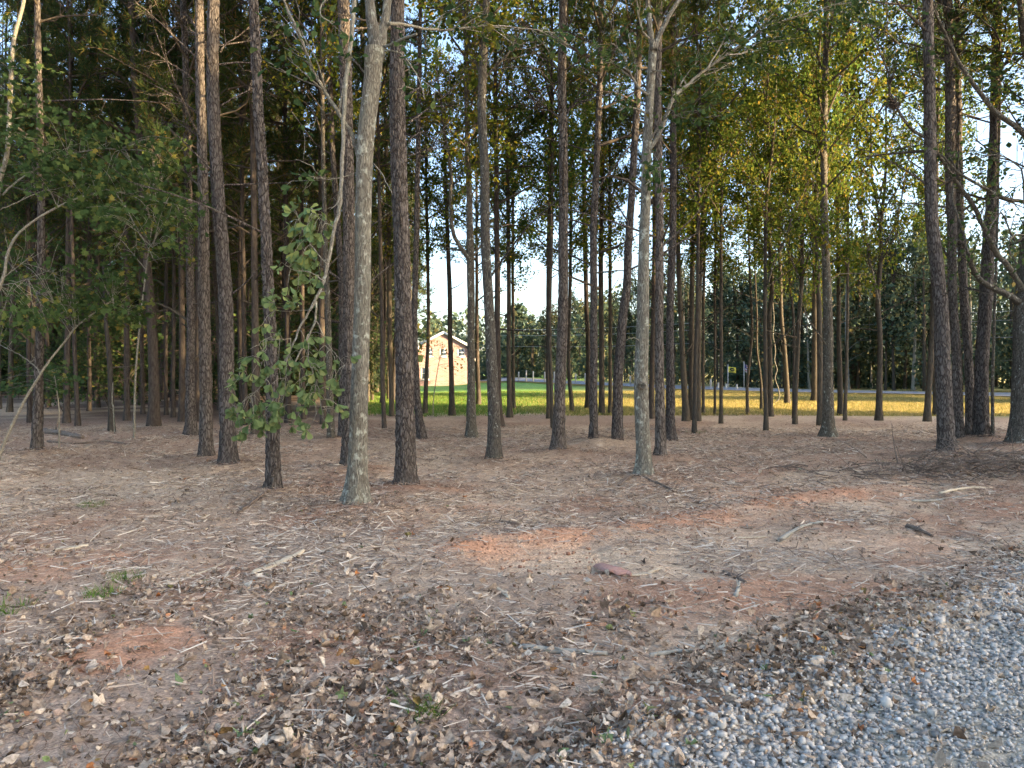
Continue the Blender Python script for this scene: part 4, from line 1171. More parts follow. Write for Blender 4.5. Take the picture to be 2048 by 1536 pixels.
# ------------------------------------------------------------------ leafy saplings at the left
def sapling(label, base_px, stem, d, w0, w1, regions, nspray, lsz, seed, mat='green', arms=(), per=16):
    b = PX(*base_px, d); b[2] = float(H0(b[0], d))
    root = thing('sapling', label, 'sapling', tuple(b), 'leafy saplings under the pines')
    P = np.array([PX(a, c, d) for a, c in stem]) - b
    P = catmull(np.vstack([[0, 0, -0.1], P]), 30)
    mb = MB(); mb.tube(P, np.linspace(w0, w1, 30) * d / F / 2, 8, 0)
    obj('trunk', mb.mesh('trunk', [M['limb_bark']], True), root)
    r = np.random.default_rng(seed)
    anchor = [P[8:]]
    for n_, (pts, a0, a1) in enumerate(arms):
        o, Q, e = limb(root, b, pts, d, d + r.uniform(-.5, .5), a0, a1, 'limb_bark', 5, (0.2, 0.6), seed + n_)
        anchor.append(Q)
    A = np.concatenate(anchor)
    Cs = []; Ds = []; tm = MB()
    for (cx, cy, rx, ry, n) in regions:
        for _ in range(n):
            a = r.uniform(0, 6.283); q = math.sqrt(r.random())
            c = PX(cx + rx * q * math.cos(a), cy + ry * q * math.sin(a), d + r.normal(0, 0.5)) - b
            k = np.argmin(np.linalg.norm(A - c, axis=1) + 0.3 * np.maximum(0, A[:, 2] - c[2]))
            a0 = A[k]
            L = np.linalg.norm(c - a0)
            tm.tube(catmull([a0, (a0 + c) / 2 + np.array([0, 0, 0.1 * L]), c], 6), np.linspace(0.005, 0.002, 6), 4, 0)
            t = r.uniform(0.55, 1.1, (per, 1))
            Cs.append(a0 + (c - a0) * t + r.normal(0, 1, (per, 3)) * np.array([0.16, 0.16, 0.07])); Ds.append(np.tile(unit(c - a0), (per, 1)) + r.normal(0, 0.7, (per, 3)) + np.array([0, 0, -0.45]))
    tag(obj('twigs', tm.mesh('twigs', [M['limb_bark']], True), root), kind='stuff')
    C = np.concatenate(Cs); D = np.concatenate(Ds); lm = MB()
    leaves(lm, C, D, lsz * r.uniform(0.65, 1.3, len(C)), 0, r, 'star', 0.6)
    obj('foliage', lm.mesh('foliage', [M[mat]]), root)
    return root
sapling('pale sapling leaning right at the left edge, ending in a round leafy head', (-6, 925), [(0, 910), (13, 875), (44, 810), (80, 750), (104, 715), (131, 682), (153, 653), (199, 618), (225, 600)], 13.0, 7, 2.5,
        [(190, 575, 95, 50, 26), (120, 610, 80, 40, 14), (250, 615, 45, 40, 12), (60, 545, 70, 50, 12)], 0, 0.105, 31, arms=[([(80, 748), (70, 732), (40, 710), (0, 690)], 3, 1.5), ([(152, 654), (148, 630), (140, 612), (110, 608)], 3, 1.5), ([(200, 617), (225, 605), (255, 622)], 2.5, 1.2)])
sapling('arching bare-stemmed sapling bowing over from the left edge below the tall leafy one', (-40, 900), [(-38, 760), (-25, 650), (5, 560), (10, 543), (15, 508), (32, 473), (62, 446), (111, 416), (168, 392), (223, 384), (260, 387), (309, 401), (347, 409)], 11.5, 8, 2,
        [(250, 400, 120, 45, 30), (340, 430, 60, 60, 16), (150, 350, 80, 40, 14), (180, 450, 90, 40, 10), (60, 640, 70, 25, 12)], 0, 0.095, 32, arms=[([(230, 385), (255, 420), (280, 470), (305, 495)], 2, 1), ([(240, 385), (280, 400), (300, 430)], 2, 1), ([(0, 560), (40, 530), (70, 505)], 2, 1), ([(0, 572), (50, 560), (100, 540)], 2, 1)])
sapling('tall pale-limbed sapling rising out of the upper left corner', (-30, 880), [(-25, 640), (-12, 450), (0, 359), (14, 308), (20, 205), (27, 85), (48, 0), (60, -120)], 12.0, 12, 6,
        [(60, 330, 75, 75, 26), (150, 290, 110, 70, 26), (40, 210, 50, 50, 8), (280, 330, 90, 90, 20), (30, 120, 40, 80, 10)], 0, 0.10, 33, arms=[([(5, 390), (35, 362), (69, 340), (111, 317), (148, 307), (198, 297), (240, 300)], 4, 1.5), ([(0, 420), (40, 402), (85, 382), (112, 378), (150, 368)], 2.5, 1)])
sapling('slim leafy sapling with yellowing leaves between the snag and the stout pine', (268, 838), [(270, 780), (275, 700), (285, 600), (300, 480), (315, 380)], 17.5, 5, 2,
        [(310, 330, 75, 100, 40), (350, 480, 60, 70, 20), (240, 470, 70, 60, 18)], 0, 0.12, 34, mat='green', arms=[([(296, 500), (330, 450), (360, 430)], 2, 1), ([(292, 540), (260, 500), (235, 470)], 2, 1)])
sapling('thin sparse sapling whose yellowing leaves hang before the brick house', (866, 836), [(867, 800), (872, 760), (880, 715), (890, 690)], 26.5, 2.2, 1.2, [(888, 692, 24, 22, 6), (922, 730, 20, 13, 4), (848, 690, 16, 20, 4)], 0, 0.075, 36, mat='autumn', per=9)
sapling('low dark sapling with a spread of thin twigs beside the grey pine', (118, 868), [(118, 820), (112, 770), (108, 745)], 15, 3, 1.5, [(120, 745, 40, 28, 9), (10, 750, 30, 30, 6)], 0, 0.10, 35)

# ------------------------------------------------------------------ the deep wood at the left and other pines that cannot be told apart
r_ = np.random.default_rng(5)
pts = [(b[0], b[1]) for (_, b, _) in NROOT.values()]
cnt = 0
for _ in range(6000):
    if cnt >= 100: break
    y = 19.5 + 46 * r_.random() ** 0.9
    lo, hi = -0.70 * y, (-0.225 * y if y < 33 else -0.128 * y)
    x = r_.uniform(lo, hi)
    if min((x - a) ** 2 + (y - b) ** 2 for a, b in pts) < (1.35 + 0.012 * y) ** 2: continue
    pts.append((x, y)); cnt += 1
    h = r_.uniform(14, 19); w = r_.uniform(0.07, 0.13)
    n = 14
    z = np.linspace(-0.25, h, n)
    lx, ly = r_.normal(0, 0.018, 2)
    P = np.stack([lx * z + 0.08 * np.sin(z * 0.5 + cnt), ly * z, z], 1); P[:, :2] -= P[0, :2]
    R = w * (1 - 0.8 * np.clip(z / h, 0, 1))
    hard = r_.random() < 0.2
    if hard:
        make_tree('H', P, R * 0.8, (x, y, float(H0(x, y))), 'far slim tree in the dark wood, ' + beside(x, y), 'tree', 'slim trees in the dark wood ' + beside(x, y), 0, 3000 + cnt, GREENS[cnt % 2], r_.uniform(2.5, 5), 8.5, 1.0, (1.5, 4, 4))
    else:
        make_tree('P', P, R, (x, y, float(H0(x, y))), 'far pine in the dark wood, ' + beside(x, y), 'tree', 'pines in the dark wood ' + beside(x, y), 0, 3000 + cnt, PINES[cnt % 5], r_.uniform(4.0, 7.5), r_.uniform(10, 12), r_.uniform(1.0, 1.3), (2, 8, 9))
# understorey shrubs deep in the left wood
shr = 0
for _ in range(500):
    if shr >= 40: break
    y = r_.uniform(25, 52); x = r_.uniform(-0.68 * y, -0.20 * y if y < 38 else -0.135 * y)
    if min((x - a) ** 2 + (y - b) ** 2 for a, b in pts) < 0.5: continue
    shr += 1
    root = thing('shrub', 'dark leafy undergrowth shrub, ' + beside(x, y), 'shrub', (x, y, float(H0(x, y))), 'shrubs ' + beside(x, y))
    c = obj('foliage', SAPS[shr % 3], root); s = r_.uniform(0.7, 1.15)
    c.scale = (s * 1.15, s * 1.15, s); c.rotation_euler = (0, 0, r_.uniform(0, 6.28))

# dense evergreens along the edge of the lawn
for n in range(16):
    y = 31.5 + n * 2.0 + r_.uniform(-.6, .6); x = -y * r_.uniform(0.145, 0.20) - 0.6
    root = thing('evergreen_tree', 'dense evergreen beside the lawn, ' + beside(x, y), 'tree', (x, y, float(H0(x, y))), 'evergreens at the edge of the lawn')
    z = np.linspace(-.2, 7.5, 8); mb = MB(); mb.tube(np.stack([0 * z, 0 * z, z], 1), np.linspace(.09, .02, 8), 7, 0); obj('trunk', mb.mesh('trunk', [M['hard_far']], True), root)
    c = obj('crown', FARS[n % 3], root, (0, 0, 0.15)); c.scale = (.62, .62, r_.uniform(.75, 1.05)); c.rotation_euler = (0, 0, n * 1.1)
# ------------------------------------------------------------------ woods that read as one mass: beyond the road, behind the house, and outside the picture to the right (added and shaped to shade the near ground)
TAN = math.tan(radians(22.0))
def blob_tree(mb, x, y, h, rad, nl, lsz, r, low=0.6):
    z0 = float(H0(x, y))
    mb.tube(np.array([[x, y, z0 - .3], [x + r.normal(0, .1), y, z0 + h * .5], [x + r.normal(0, .2), y, z0 + h * .93]]), [0.14, 0.10, 0.03], 5, 0, False)
    nc = int(10 + h)
    cz = r.uniform(low, h, nc); prof = np.clip(1.15 * np.sin(np.clip((cz / h) * 0.85 + 0.18, 0, 1) * np.pi), 0.15, 1)
    a = r.uniform(0, 6.283, nc); q = np.sqrt(r.random(nc)) * rad * prof
    cc = np.stack([x + q * np.cos(a), y + q * np.sin(a), z0 + cz], 1)
    for c in cc[:6]:
        mb.tube(np.array([[x, y, max(z0 + .3, c[2] - 0.6)], c]), [0.03, 0.008], 3, 0, False)
    k = r.integers(0, nc, nl)
    C = cc[k] + r.normal(0, 1, (nl, 3)) * np.array([0.55, 0.55, 0.4])
    leaves(mb, C, r.normal(0, 1, (nl, 3)), lsz * r.uniform(0.6, 1.3, nl), 1, r, 'quad')

def corridor(x, y):
    """low sun reaches the grass strip and the house along these lines"""
    lo = 25.4 - (x - 17.1) * TAN; up = 34.2 - (x - 22.3) * TAN
    return (lo < y < up) or abs(y - (106 - (x + 9) * TAN)) < 4.5
r_ = np.random.default_rng(15)
mb = MB(); n = 0
for _ in range(9000):
    if n >= 190: break
    x = r_.uniform(34, 80); y = r_.uniform(-8, 32.4) - TAN * x
    if np.min(np.hypot(RP[:, 0] - x, RP[:, 1] - y)) < 5: continue
    if y > 24.6 - (x - 17.1) * TAN: continue
    if gravel_s(np.array([x]), np.array([y]))[0] > -1.2: continue
    n += 1
    cl_ = float(smooth(14, 20, y + TAN * x))
    hs_ = r_.uniform(6.5, 9.0) * (1 - cl_) + cl_ * r_.uniform(2.2, 5.0)
    blob_tree(mb, x, y, hs_ + x * 0.222, r_.uniform(2.2, 3.2), 520, 0.7, r_, 0.2)  # height follows the sun slope, setting how far up the shade reaches
n = 0  # further unseen trees, added to shade the verge beyond the grass strip
for _ in range(4000):
    if n >= 46: break
    x = r_.uniform(62, 118); y = r_.uniform(-20, 60)
    if y < 34.8 - (x - 22.3) * TAN or np.min(np.hypot(RP[:, 0] - x, RP[:, 1] - y)) < 5: continue
    n += 1
    blob_tree(mb, x, y, r_.uniform(14, 18), r_.uniform(2.2, 3.2), 480, 0.66, r_, 0.2)
n = 0
for _ in range(4000):
    if n >= 18: break
    x = r_.uniform(31, 52); y = r_.uniform(22, 42)
    if y < 34.9 - (x - 22.3) * TAN or x < 0.7 * y + 4 or np.min(np.hypot(RP[:, 0] - x, RP[:, 1] - y)) < 4.6 or y > road_y(x): continue
    n += 1
    blob_tree(mb, x, y, r_.uniform(9.5, 13), r_.uniform(1.8, 2.6), 520, 0.6, r_, 0.2)
tag(obj('woods', mb.mesh('woods', [M['twig'], M['darkgreen']])), 'unseen dense wood added beyond the gravel drive to shade the clearing', 'woods', kind='stuff')
mb = MB(); n = 0
for _ in range(9000):
    if n >= 210: break
    k = r_.integers(8, 130); off = -(6.5 + 34 * r_.random() ** 1.4)
    x, y = RP[k] + RN[k] * off + r_.normal(0, 1, 2)
    if y < 20 or y > 190 or corridor(x, y): continue
    px = CX + F * x / y
    if px < 930 and y < 118: continue
    n += 1
    blob_tree(mb, x, y, r_.uniform(9, 14) * (0.8 + 0.2 * (off < -15)), r_.uniform(1.8, 3), 1000 if (y < 82 and 900 < px < 2200) else 330, 0.34 if (y < 82 and 900 < px < 2200) else 0.65, r_, 0.2)
for _ in range(90):
    x = r_.uniform(-95, 12); y = r_.uniform(122, 170)
    blob_tree(mb, x, y, r_.uniform(9, 13), r_.uniform(2.5, 3.5), 300, 0.95, r_, 0.1)
tag(obj('far_woods', mb.mesh('far_woods', [M['twig'], M['farwood']])), 'blue-green wall of trees beyond the road and behind the house', 'woods', kind='stuff')
mb = MB()
for _ in range(210):
    x = r_.uniform(-85, -8); y = r_.uniform(44, 118)
    if x > -0.135 * y - 1.5: continue
    blob_tree(mb, x, y, r_.uniform(9, 15), r_.uniform(2.2, 3.2), 300, 0.85, r_, 0.1)
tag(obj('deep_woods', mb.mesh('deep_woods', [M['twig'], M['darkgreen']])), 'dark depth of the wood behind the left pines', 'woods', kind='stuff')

# trees of the front row beyond the road
n = 0; fp = []; seen_ = {}
for _ in range(4000):
    if n >= 30: break
    k = r_.integers(20, 110); off = -(5.5 + 7 * r_.random())
    x, y = RP[k] + RN[k] * off
    px = CX + F * x / y
    if not (985 < px < 2060) or y > 130 or corridor(x, y): continue
    if fp and min(abs(px - q) for q in fp) < 13: continue
    fp.append(px); n += 1; pale = n % 3 == 0
    key = (pale, beside(x, y)); seen_.setdefault(key, []).append(None); num_ = len(seen_[key])
    h = r_.uniform(9, 14); z = np.linspace(-.2, h, 10)
    P = np.stack([0.1 * np.sin(z * .4 + n), 0 * z, z], 1); R = r_.uniform(0.06, 0.13) * (1 - .8 * np.clip(z / h, 0, 1))
    root = make_tree('W' if pale else 'H', P, R, (x, y, float(H0(x, y))), ('pale' if pale else 'dark') + ' tree beyond the road, ' + beside(x, y), 'tree',
                     ('pale' if pale else 'dark') + ' trees beyond the road ' + beside(x, y), 0, 5000 + n, None if pale and n % 2 else FARS[n % 3], 2.5 if not pale else 6, h - 2.2 if not pale else h - 5.5, 0.85 if not pale else 0.6, (1.5, h - 1, 9))

# ------------------------------------------------------------------ brick house with gambrel roof across the lawn
def house():
    d = 105.0; x = (887 - CX) * d / F; z = HC - (771 - YH) * d / F
    root = thing('brick_house', 'sunlit brick house with gambrel roof across the lawn', 'house', (x, d, z), rz=0.10)
    root.scale = (1.1, 1.1, 1.1)
    prof = [(-3.55, -0.6), (-3.55, 3.35), (-2.65, 5.0), (0, 6.4), (2.65, 5.0), (3.55, 3.35), (3.55, -0.6)]
    n = len(prof); D = 9.0
    wins = [(-2.2, 3.6, -1.35, 4.6), (-0.45, 3.6, 0.35, 4.6), (1.75, 3.6, 2.6, 4.6), (-2.75, 0.75, -1.75, 2.25)]
    mb = MB()
    # gable in strips so that window openings stay open
    def half(zv):
        return np.interp(zv, [-0.6, 3.35, 5.0, 6.4], [3.55, 3.55, 2.65, 0.0])
    zs = sorted({-0.6, 0.75, 2.25, 3.35, 3.6, 4.6, 5.0, 6.4})
    for z0, z1 in zip(zs[:-1], zs[1:]):
        cuts = sorted([(w[0], w[2]) for w in wins if w[1] <= z0 + 1e-6 and w[3] >= z1 - 1e-6])
        l0, l1 = -half(z0), -half(z1); h0, h1 = half(z0), half(z1)
        segs = []; a0, a1 = l0, l1
        for (u, v) in cuts: segs.append((a0, a1, u, u)); a0 = a1 = v
        segs.append((a0, a1, h0, h1))
        for (p0, p1, q0, q1) in segs:
            mb.add([(p0, 0, z0), (q0, 0, z0), (q1, 0, z1), (p1, 0, z1)], Q=[(0, 1, 2, 3)])
    V = [(a, 0.0, b) for a, b in prof] + [(a, D, b) for a, b in prof]
    mb.add(V, Q=[(0, 1, n + 1, n), (5, 6, n + 6, n + 5)])
    mb.add([(a, D, b) for a, b in prof], T=[(0, i + 1, i) for i in range(1, n - 1)])
    for (u0, w0, u1, w1) in wins:                                    # reveals
        mb.add([(u0, 0, w0), (u1, 0, w0), (u1, .14, w0), (u0, .14, w0), (u0, 0, w1), (u1, 0, w1), (u1, .14, w1), (u0, .14, w1)], Q=[(0, 1, 2, 3), (4, 7, 6, 5), (0, 3, 7, 4), (1, 5, 6, 2)])
    obj('wall', mb.mesh('wall', [M['brick']]), root)
    rf = MB(); o = [(-4.0, 3.0), (-2.85, 5.12), (0, 6.6), (2.85, 5.12), (4.0, 3.0)]; t = 0.16
    for (a, b) in zip(o[:-1], o[1:]):
        nx, nz = -(b[1] - a[1]), b[0] - a[0]; l = math.hypot(nx, nz); nx, nz = nx / l * t, nz / l * t
        P8 = [(a[0], -0.3, a[1]), (b[0], -0.3, b[1]), (b[0], D + .3, b[1]), (a[0], D + .3, a[1]), (a[0] + nx, -0.3, a[1] + nz), (b[0] + nx, -0.3, b[1] + nz), (b[0] + nx, D + .3, b[1] + nz), (a[0] + nx, D + .3, a[1] + nz)]
        rf.add(P8, Q=[(0, 3, 2, 1), (4, 5, 6, 7), (0, 1, 5, 4), (1, 2, 6, 5), (2, 3, 7, 6), (3, 0, 4, 7)])
    roof = obj('roof', rf.mesh('roof', [M['roof']]), root)
    for (a, b) in zip(o[:-1], o[1:]):
        tb = MB()
        P8 = [(a[0], -0.36, a[1] - .16), (b[0], -0.36, b[1] - .16), (b[0], -0.304, b[1] - .16), (a[0], -0.304, a[1] - .16), (a[0], -0.36, a[1] + .14), (b[0], -0.36, b[1] + .14), (b[0], -0.304, b[1] + .14), (a[0], -0.304, a[1] + .14)]
        tb.add(P8, Q=[(0, 3, 2, 1), (4, 5, 6, 7), (0, 1, 5, 4), (1, 2, 6, 5), (2, 3, 7, 6), (3, 0, 4, 7)])
        obj('rake_board', tb.mesh('rake_board', [M['trim']]), roof)
    for (u0, w0, u1, w1) in wins:
        fb = MB(); f = 0.09
        for lo, hi in (((u0, .04, w0), (u1, .12, w0 + f)), ((u0, .04, w1 - f), (u1, .12, w1)), ((u0, .04, w0 + f), (u0 + f, .12, w1 - f)), ((u1 - f, .04, w0 + f), (u1, .12, w1 - f)), ((u0 + f, .05, (w0 + w1) / 2 - .03), (u1 - f, .11, (w0 + w1) / 2 + .03))):
            fb.box(lo, hi)
        wo = obj('window', fb.mesh('window', [M['trim']]), root)
        pb = MB(); pb.box((u0 + f * .5, .09, w0 + f * .5), (u1 - f * .5, .10, w1 - f * .5)); obj('pane', pb.mesh('pane', [M['glass']]), wo)
        sb = MB(); sb.box((u0 - .08, -.06, w0 - .1), (u1 + .08, .03, w0 - .002)); obj('sill', sb.mesh('sill', [M['trim']]), wo)
    return root
house()

# fence posts along the far verge, flags, wires
ORDW = ['first', 'second', 'third', 'fourth', 'fifth', 'sixth', 'seventh', 'eighth', 'ninth', 'tenth', 'eleventh', 'twelfth', 'thirteenth', 'fourteenth']
for n, (px, py, top) in enumerate(((1037, 756, 744), (1052, 755, 741), (1066, 755, 743), (1089, 757, 744), (1108, 759, 744), (1151, 762, 748), (1170, 763, 747), (1260, 764, 752), (1392, 773, 762), (1421, 773, 759), (1436, 774, 766), (1452, 775, 768), (1473, 776, 769))):
    d = 84 - (px - 1037) * 0.07
    x = (px - CX) * d / F; z0 = HC - (py - YH) * d / F; zt = HC - (top - YH) * d / F
    mb = MB(); z0 = min(z0, float(H0(x, d))) - .2
    mb.tube(np.array([[0, 0, 0], [0.02, 0, (zt - z0) * .6], [0.03, 0.01, zt - z0]]), [0.075, 0.07, 0.065], 8, 0)
    mb.tube(np.array([[0.03, 0.01, zt - z0], [0.03, .01, zt - z0 + .03]]), [0.08, 0.05], 8, 0)
    tag(obj('fence_post', mb.mesh('fence_post', [M['old_wood']]), None, (x, d, z0)), f'pale wooden fence post beyond the road, {ORDW[n]} from the left of its row', 'post', 'fence posts beyond the road')
def flag(px, top, foot, d, w, h, label, pale):
    x = (px - CX) * d / F; z0 = HC - (foot - YH) * d / F - .3; zt = HC - (top - YH) * d / F
    root = thing('flag', label, 'flag', (x, d, z0))
    mb = MB(); mb.tube(np.array([[0, 0, 0], [0, 0, zt - z0 + .1]]), [0.03, 0.02], 8, 0); mb.tube(np.array([[0, 0, zt - z0 + .1], [0, 0, zt - z0 + .16]]), [0.04, 0.01], 8, 0)
    obj('pole', mb.mesh('pole', [M['trim']]), root)
    nx, nz = 14, 8
    def cloth(u, v, off=0.0):
        if pale: X = u * w * .45 + 0.25 * w * v; Z = -v * h * 1.1 - u * 0.25 * h
        else: X = u * w; Z = -v * h - 0.2 * h * u
        return np.stack([X, 0.07 * np.sin(u * 7 + v) + off, Z + (zt - z0)], -1)
    def grid(u0, u1, v0, v1, off, nx=12, nz=6):
        U, Vv = np.meshgrid(np.linspace(u0, u1, nx), np.linspace(v0, v1, nz)); V = cloth(U, Vv, off).reshape(-1, 3)
        i = np.arange(nz - 1)[:, None]; j = np.arange(nx - 1)[None]
        return V, np.stack([i * nx + j, i * nx + j + 1, (i + 1) * nx + j + 1, (i + 1) * nx + j], -1).reshape(-1, 4)
    mb = MB(); mb.add(*grid(0, 1, 0, 1, 0)[:1], Q=grid(0, 1, 0, 1, 0)[1]); cl = obj('cloth', mb.mesh('cloth', [M['flag_pale' if pale else 'flag_yellow']]), root)
    if pale:
        for k in range(3):
            V, Q = grid(0, 1, .12 + .3 * k, .22 + .3 * k, -.012, 12, 3); mb = MB(); mb.add(V, Q=Q); obj('stripe', mb.mesh('stripe', [M['flag_red']]), cl)
        V, Q = grid(0, .45, 0, .5, -.02, 6, 4); mb = MB(); mb.add(V, Q=Q); obj('canton', mb.mesh('canton', [M['flag_blue']]), cl)
    else:
        t = np.linspace(0, 1, 40)
        U = 0.5 + (0.26 * (1 - 0.5 * t)) * np.cos(t * 12); Vv = 0.42 + (0.26 * (1 - .5 * t)) * np.sin(t * 12)
        P = cloth(U, Vv, -.015); mb = MB(); mb.tube(P, np.full(40, 0.035), 5, 0); obj('emblem', mb.mesh('emblem', [M['flag_dark']]), cl)
        V, Q = grid(.15, .85, .82, .9, -.012, 12, 2); mb = MB(); mb.add(V, Q=Q); obj('print_line', mb.mesh('print_line', [M['flag_dark']]), cl)
flag(1456, 733, 771, 58, 0.62, 0.42, 'small yellow flag with a dark coiled emblem beside the road', False)
flag(1488, 727, 772, 58, 0.6, 0.6, 'small drooping striped flag beside the road', True)
for n, (z, wh) in enumerate(((5.35, 'topmost'), (4.75, 'middle'), (3.6, 'lowest'))):
    t = np.linspace(0, 1, 60)
    A = np.array([-1.5, 82.0]); B = np.array([62.0, 26.0])
    p = A + (B - A) * t[:, None]
    P = np.column_stack([p, z + 0.25 * n * 0 + (t * 3 % 1 - .5) ** 2 * 1.2])
    mb = MB(); mb.tube(P, np.full(60, 0.016), 4, 0)
    tag(obj('power_line', mb.mesh('power_line', [M['wire']])), f'{wh} of the thin grey wires strung along the road', 'wire', 'wires along the road')

# ------------------------------------------------------------------ sticks, splinters and other pieces lying on the ground
def on_ground(px, py, lift=0.0):
    d = solve(px, py); x = (px - CX) * d / F
    return np.array([x, d, float(H(np.array([x]), np.array([d]))[0]) + lift])
STICKS = [
 ('stick', [(1045,1298),(1110,1302),(1170,1307),(1215,1309)], 13, 'stick_grey', 'thick grey-green stick lying across the leaf litter in the foreground', 'stick'),
 ('stick', [(1300,1312),(1345,1305),(1385,1303)], 9, 'stick_grey', 'short weathered stick in line with the thick grey-green one', 'stick'),
 ('split_slab', [(1198,1127),(1225,1143),(1262,1153)], 19, 'stick_red', 'reddish split wood slab at the edge of the raked sandy patch', 'slab'),
 ('splinter', [(1252,1151),(1290,1145),(1322,1138)], 7, 'stick_pale', 'pale splinter sticking out from the reddish split slab', 'splinter'),
 ('splinter', [(505,1150),(545,1133),(585,1115),(608,1104)], 13, 'stick_pale', 'long pale splinter in the heap before the pale forked hardwood', 'splinter'),
 ('splinter', [(112,1103),(145,1098),(176,1094)], 10, 'stick_pale', 'pale torn wood piece lying alone at the left', 'splinter'),
 ('stick', [(1813,1054),(1840,1062),(1864,1073)], 9, 'stick_dark', 'dark brown stick on bare soil near the right debris', 'stick'),
 ('stick', [(1447,1148),(1470,1157),(1492,1167)], 9, 'stick_dark', 'dark broken stick beside the small clay hollow', 'stick'),
 ('stick', [(1472,1195),(1476,1181),(1478,1166)], 8, 'stick_grey', 'stub of grey stick pointing away beside the dark broken one', 'stick'),
 ('stick', [(1980,1222),(2020,1228),(2075,1236)], 9, 'stick_dark', 'brown stick lying on the gravel at the right edge', 'stick'),
 ('stick', [(1560,1086),(1585,1066),(1612,1056),(1645,1048)], 8, 'stick_grey', 'bent grey branch on bare soil right of the raked patch', 'stick'),
 ('splinter', [(1475,1078),(1510,1077),(1542,1073)], 5, 'stick_pale', 'thin pale splinter left of the bent grey branch', 'splinter'),
 ('stick', [(958,1048),(1000,1045),(1038,1049)], 7, 'stick_dark', 'dark stick in the mulch beyond the raked patch', 'stick'),
 ('splinter', [(300,1176),(360,1160),(400,1146),(450,1128)], 5, 'stick_pale', 'long thin pale strip slanting across the left foreground', 'splinter'),
 ('stick', [(478,1026),(505,1010),(528,1000)], 7, 'stick_dark', 'brown stick at the straw heap under the pine behind the hanging branch', 'stick'),
 ('fallen_log', [(80,866),(120,870),(165,878)], 11, 'stick_dark', 'dark fallen log in the shade behind the grey pine', 'log'),
 ('stick', [(95,885),(150,888),(210,884),(260,890)], 4, 'stick_dark', 'thin fallen pole in front of the dark fallen log', 'stick'),
 ('stick', [(1238,975),(1268,964),(1300,970),(1345,983)], 6, 'stick_dark', 'dark crooked branch around the foot of the lichen-spotted hardwood', 'stick'),
 ('stick', [(1880,990),(1930,982),(1985,975)], 6, 'stick_pale', 'pale branch on the brush heap at the right', 'stick'),
 ('stick', [(1825,1003),(1870,1000),(1935,993)], 5, 'stick_grey', 'grey branch before the brush heap at the right', 'stick'),
 ('stick', [(1600,1290),(1650,1278),(1690,1265)], 6, 'stick_dark', 'thin dark twig where leaves meet the gravel', 'stick'),
 ('splinter', [(990,1175),(1010,1190),(1018,1204)], 6, 'stick_pale', 'small tan splinter just before the raked patch', 'splinter'),
 ('stick', [(770,1120),(752,1140),(740,1160)], 6, 'stick_dark', 'short dark stick left of the raked patch', 'stick'),
 ('splinter', [(1420,1405),(1470,1418),(1510,1436)], 6, 'stick_pale', 'pale flat splinter lying on the near gravel', 'splinter'),
 ('stick', [(1900,955),(1960,940),(2030,930)], 6, 'stick_dark', 'dark branch on top of the brush heap at the right', 'stick'),
 ('stick', [(1975,845),(1988,868),(2003,893)], 5, 'stick_dark', 'slanting dead branch leaning between the right clump and the edge oak', 'stick'),
]
for n, (nm, pts, w, mat, lab, cat) in enumerate(STICKS):
    flat = nm in ('split_slab', 'splinter')
    Pw = np.array([on_ground(a, b) for a, b in pts]); d = Pw[:, 1].mean()
    rad = w * d / F / 2
    Pw[:, 2] += rad * (0.45 if flat else 0.85)
    if lab.startswith('slanting dead'):
        Pw = np.array([PX(a, b, Pw[-1][1]) for a, b in pts])
    b = Pw[0].copy(); P = catmull(Pw - b, 14)
    r = np.random.default_rng(n); P[1:-1] += r.normal(0, rad * 0.25, (12, 3)) * np.array([1, 1, .4])
    mb = MB()
    if flat:
        T = np.gradient(P, axis=0); T /= np.linalg.norm(T, axis=1, keepdims=True)
        S = np.cross(T, [0, 0, 1.0]); S /= np.linalg.norm(S, axis=1, keepdims=True)
        wv = rad * 2.2 * np.sin(np.linspace(0.35, np.pi - 0.12, 14)) * r.uniform(.75, 1.2, 14)
        up = np.array([0, 0, 1.0])
        ring = np.stack([P - S * wv[:, None], P + up * rad * .7 - S * wv[:, None] * .3, P + up * rad * .5 + S * wv[:, None] * .5, P + S * wv[:, None], P - up * rad * .3], 1)
        i = np.arange(13)[:, None]; j = np.arange(5)[None]; k = (j + 1) % 5
        mb.add(ring.reshape(-1, 3), Q=np.stack([i * 5 + j, i * 5 + k, (i + 1) * 5 + k, (i + 1) * 5 + j], -1).reshape(-1, 4))
        mb.add(ring[0], T=[(0, 1, 2), (0, 2, 3), (0, 3, 4)]); mb.add(ring[-1], T=[(0, 2, 1), (0, 3, 2), (0, 4, 3)])
    else:
        mb.tube(P, rad * np.linspace(1.1, .65, 14) * r.uniform(.85, 1.15, 14), 9, 0)
        for _ in range(3):
            k = r.integers(3, 12); dv = unit(r.normal(0, 1, 3) * np.array([1, 1, .3]) + np.array([0, 0, .25]))
            mb.tube(np.array([P[k], P[k] + dv * rad * r.uniform(2.5, 7)]), [rad * .4, rad * .15], 5, 0)
    tag(obj(nm, mb.mesh(nm, [M[mat]], not flat), None, b), lab, cat, 'pieces of wood on the ground')

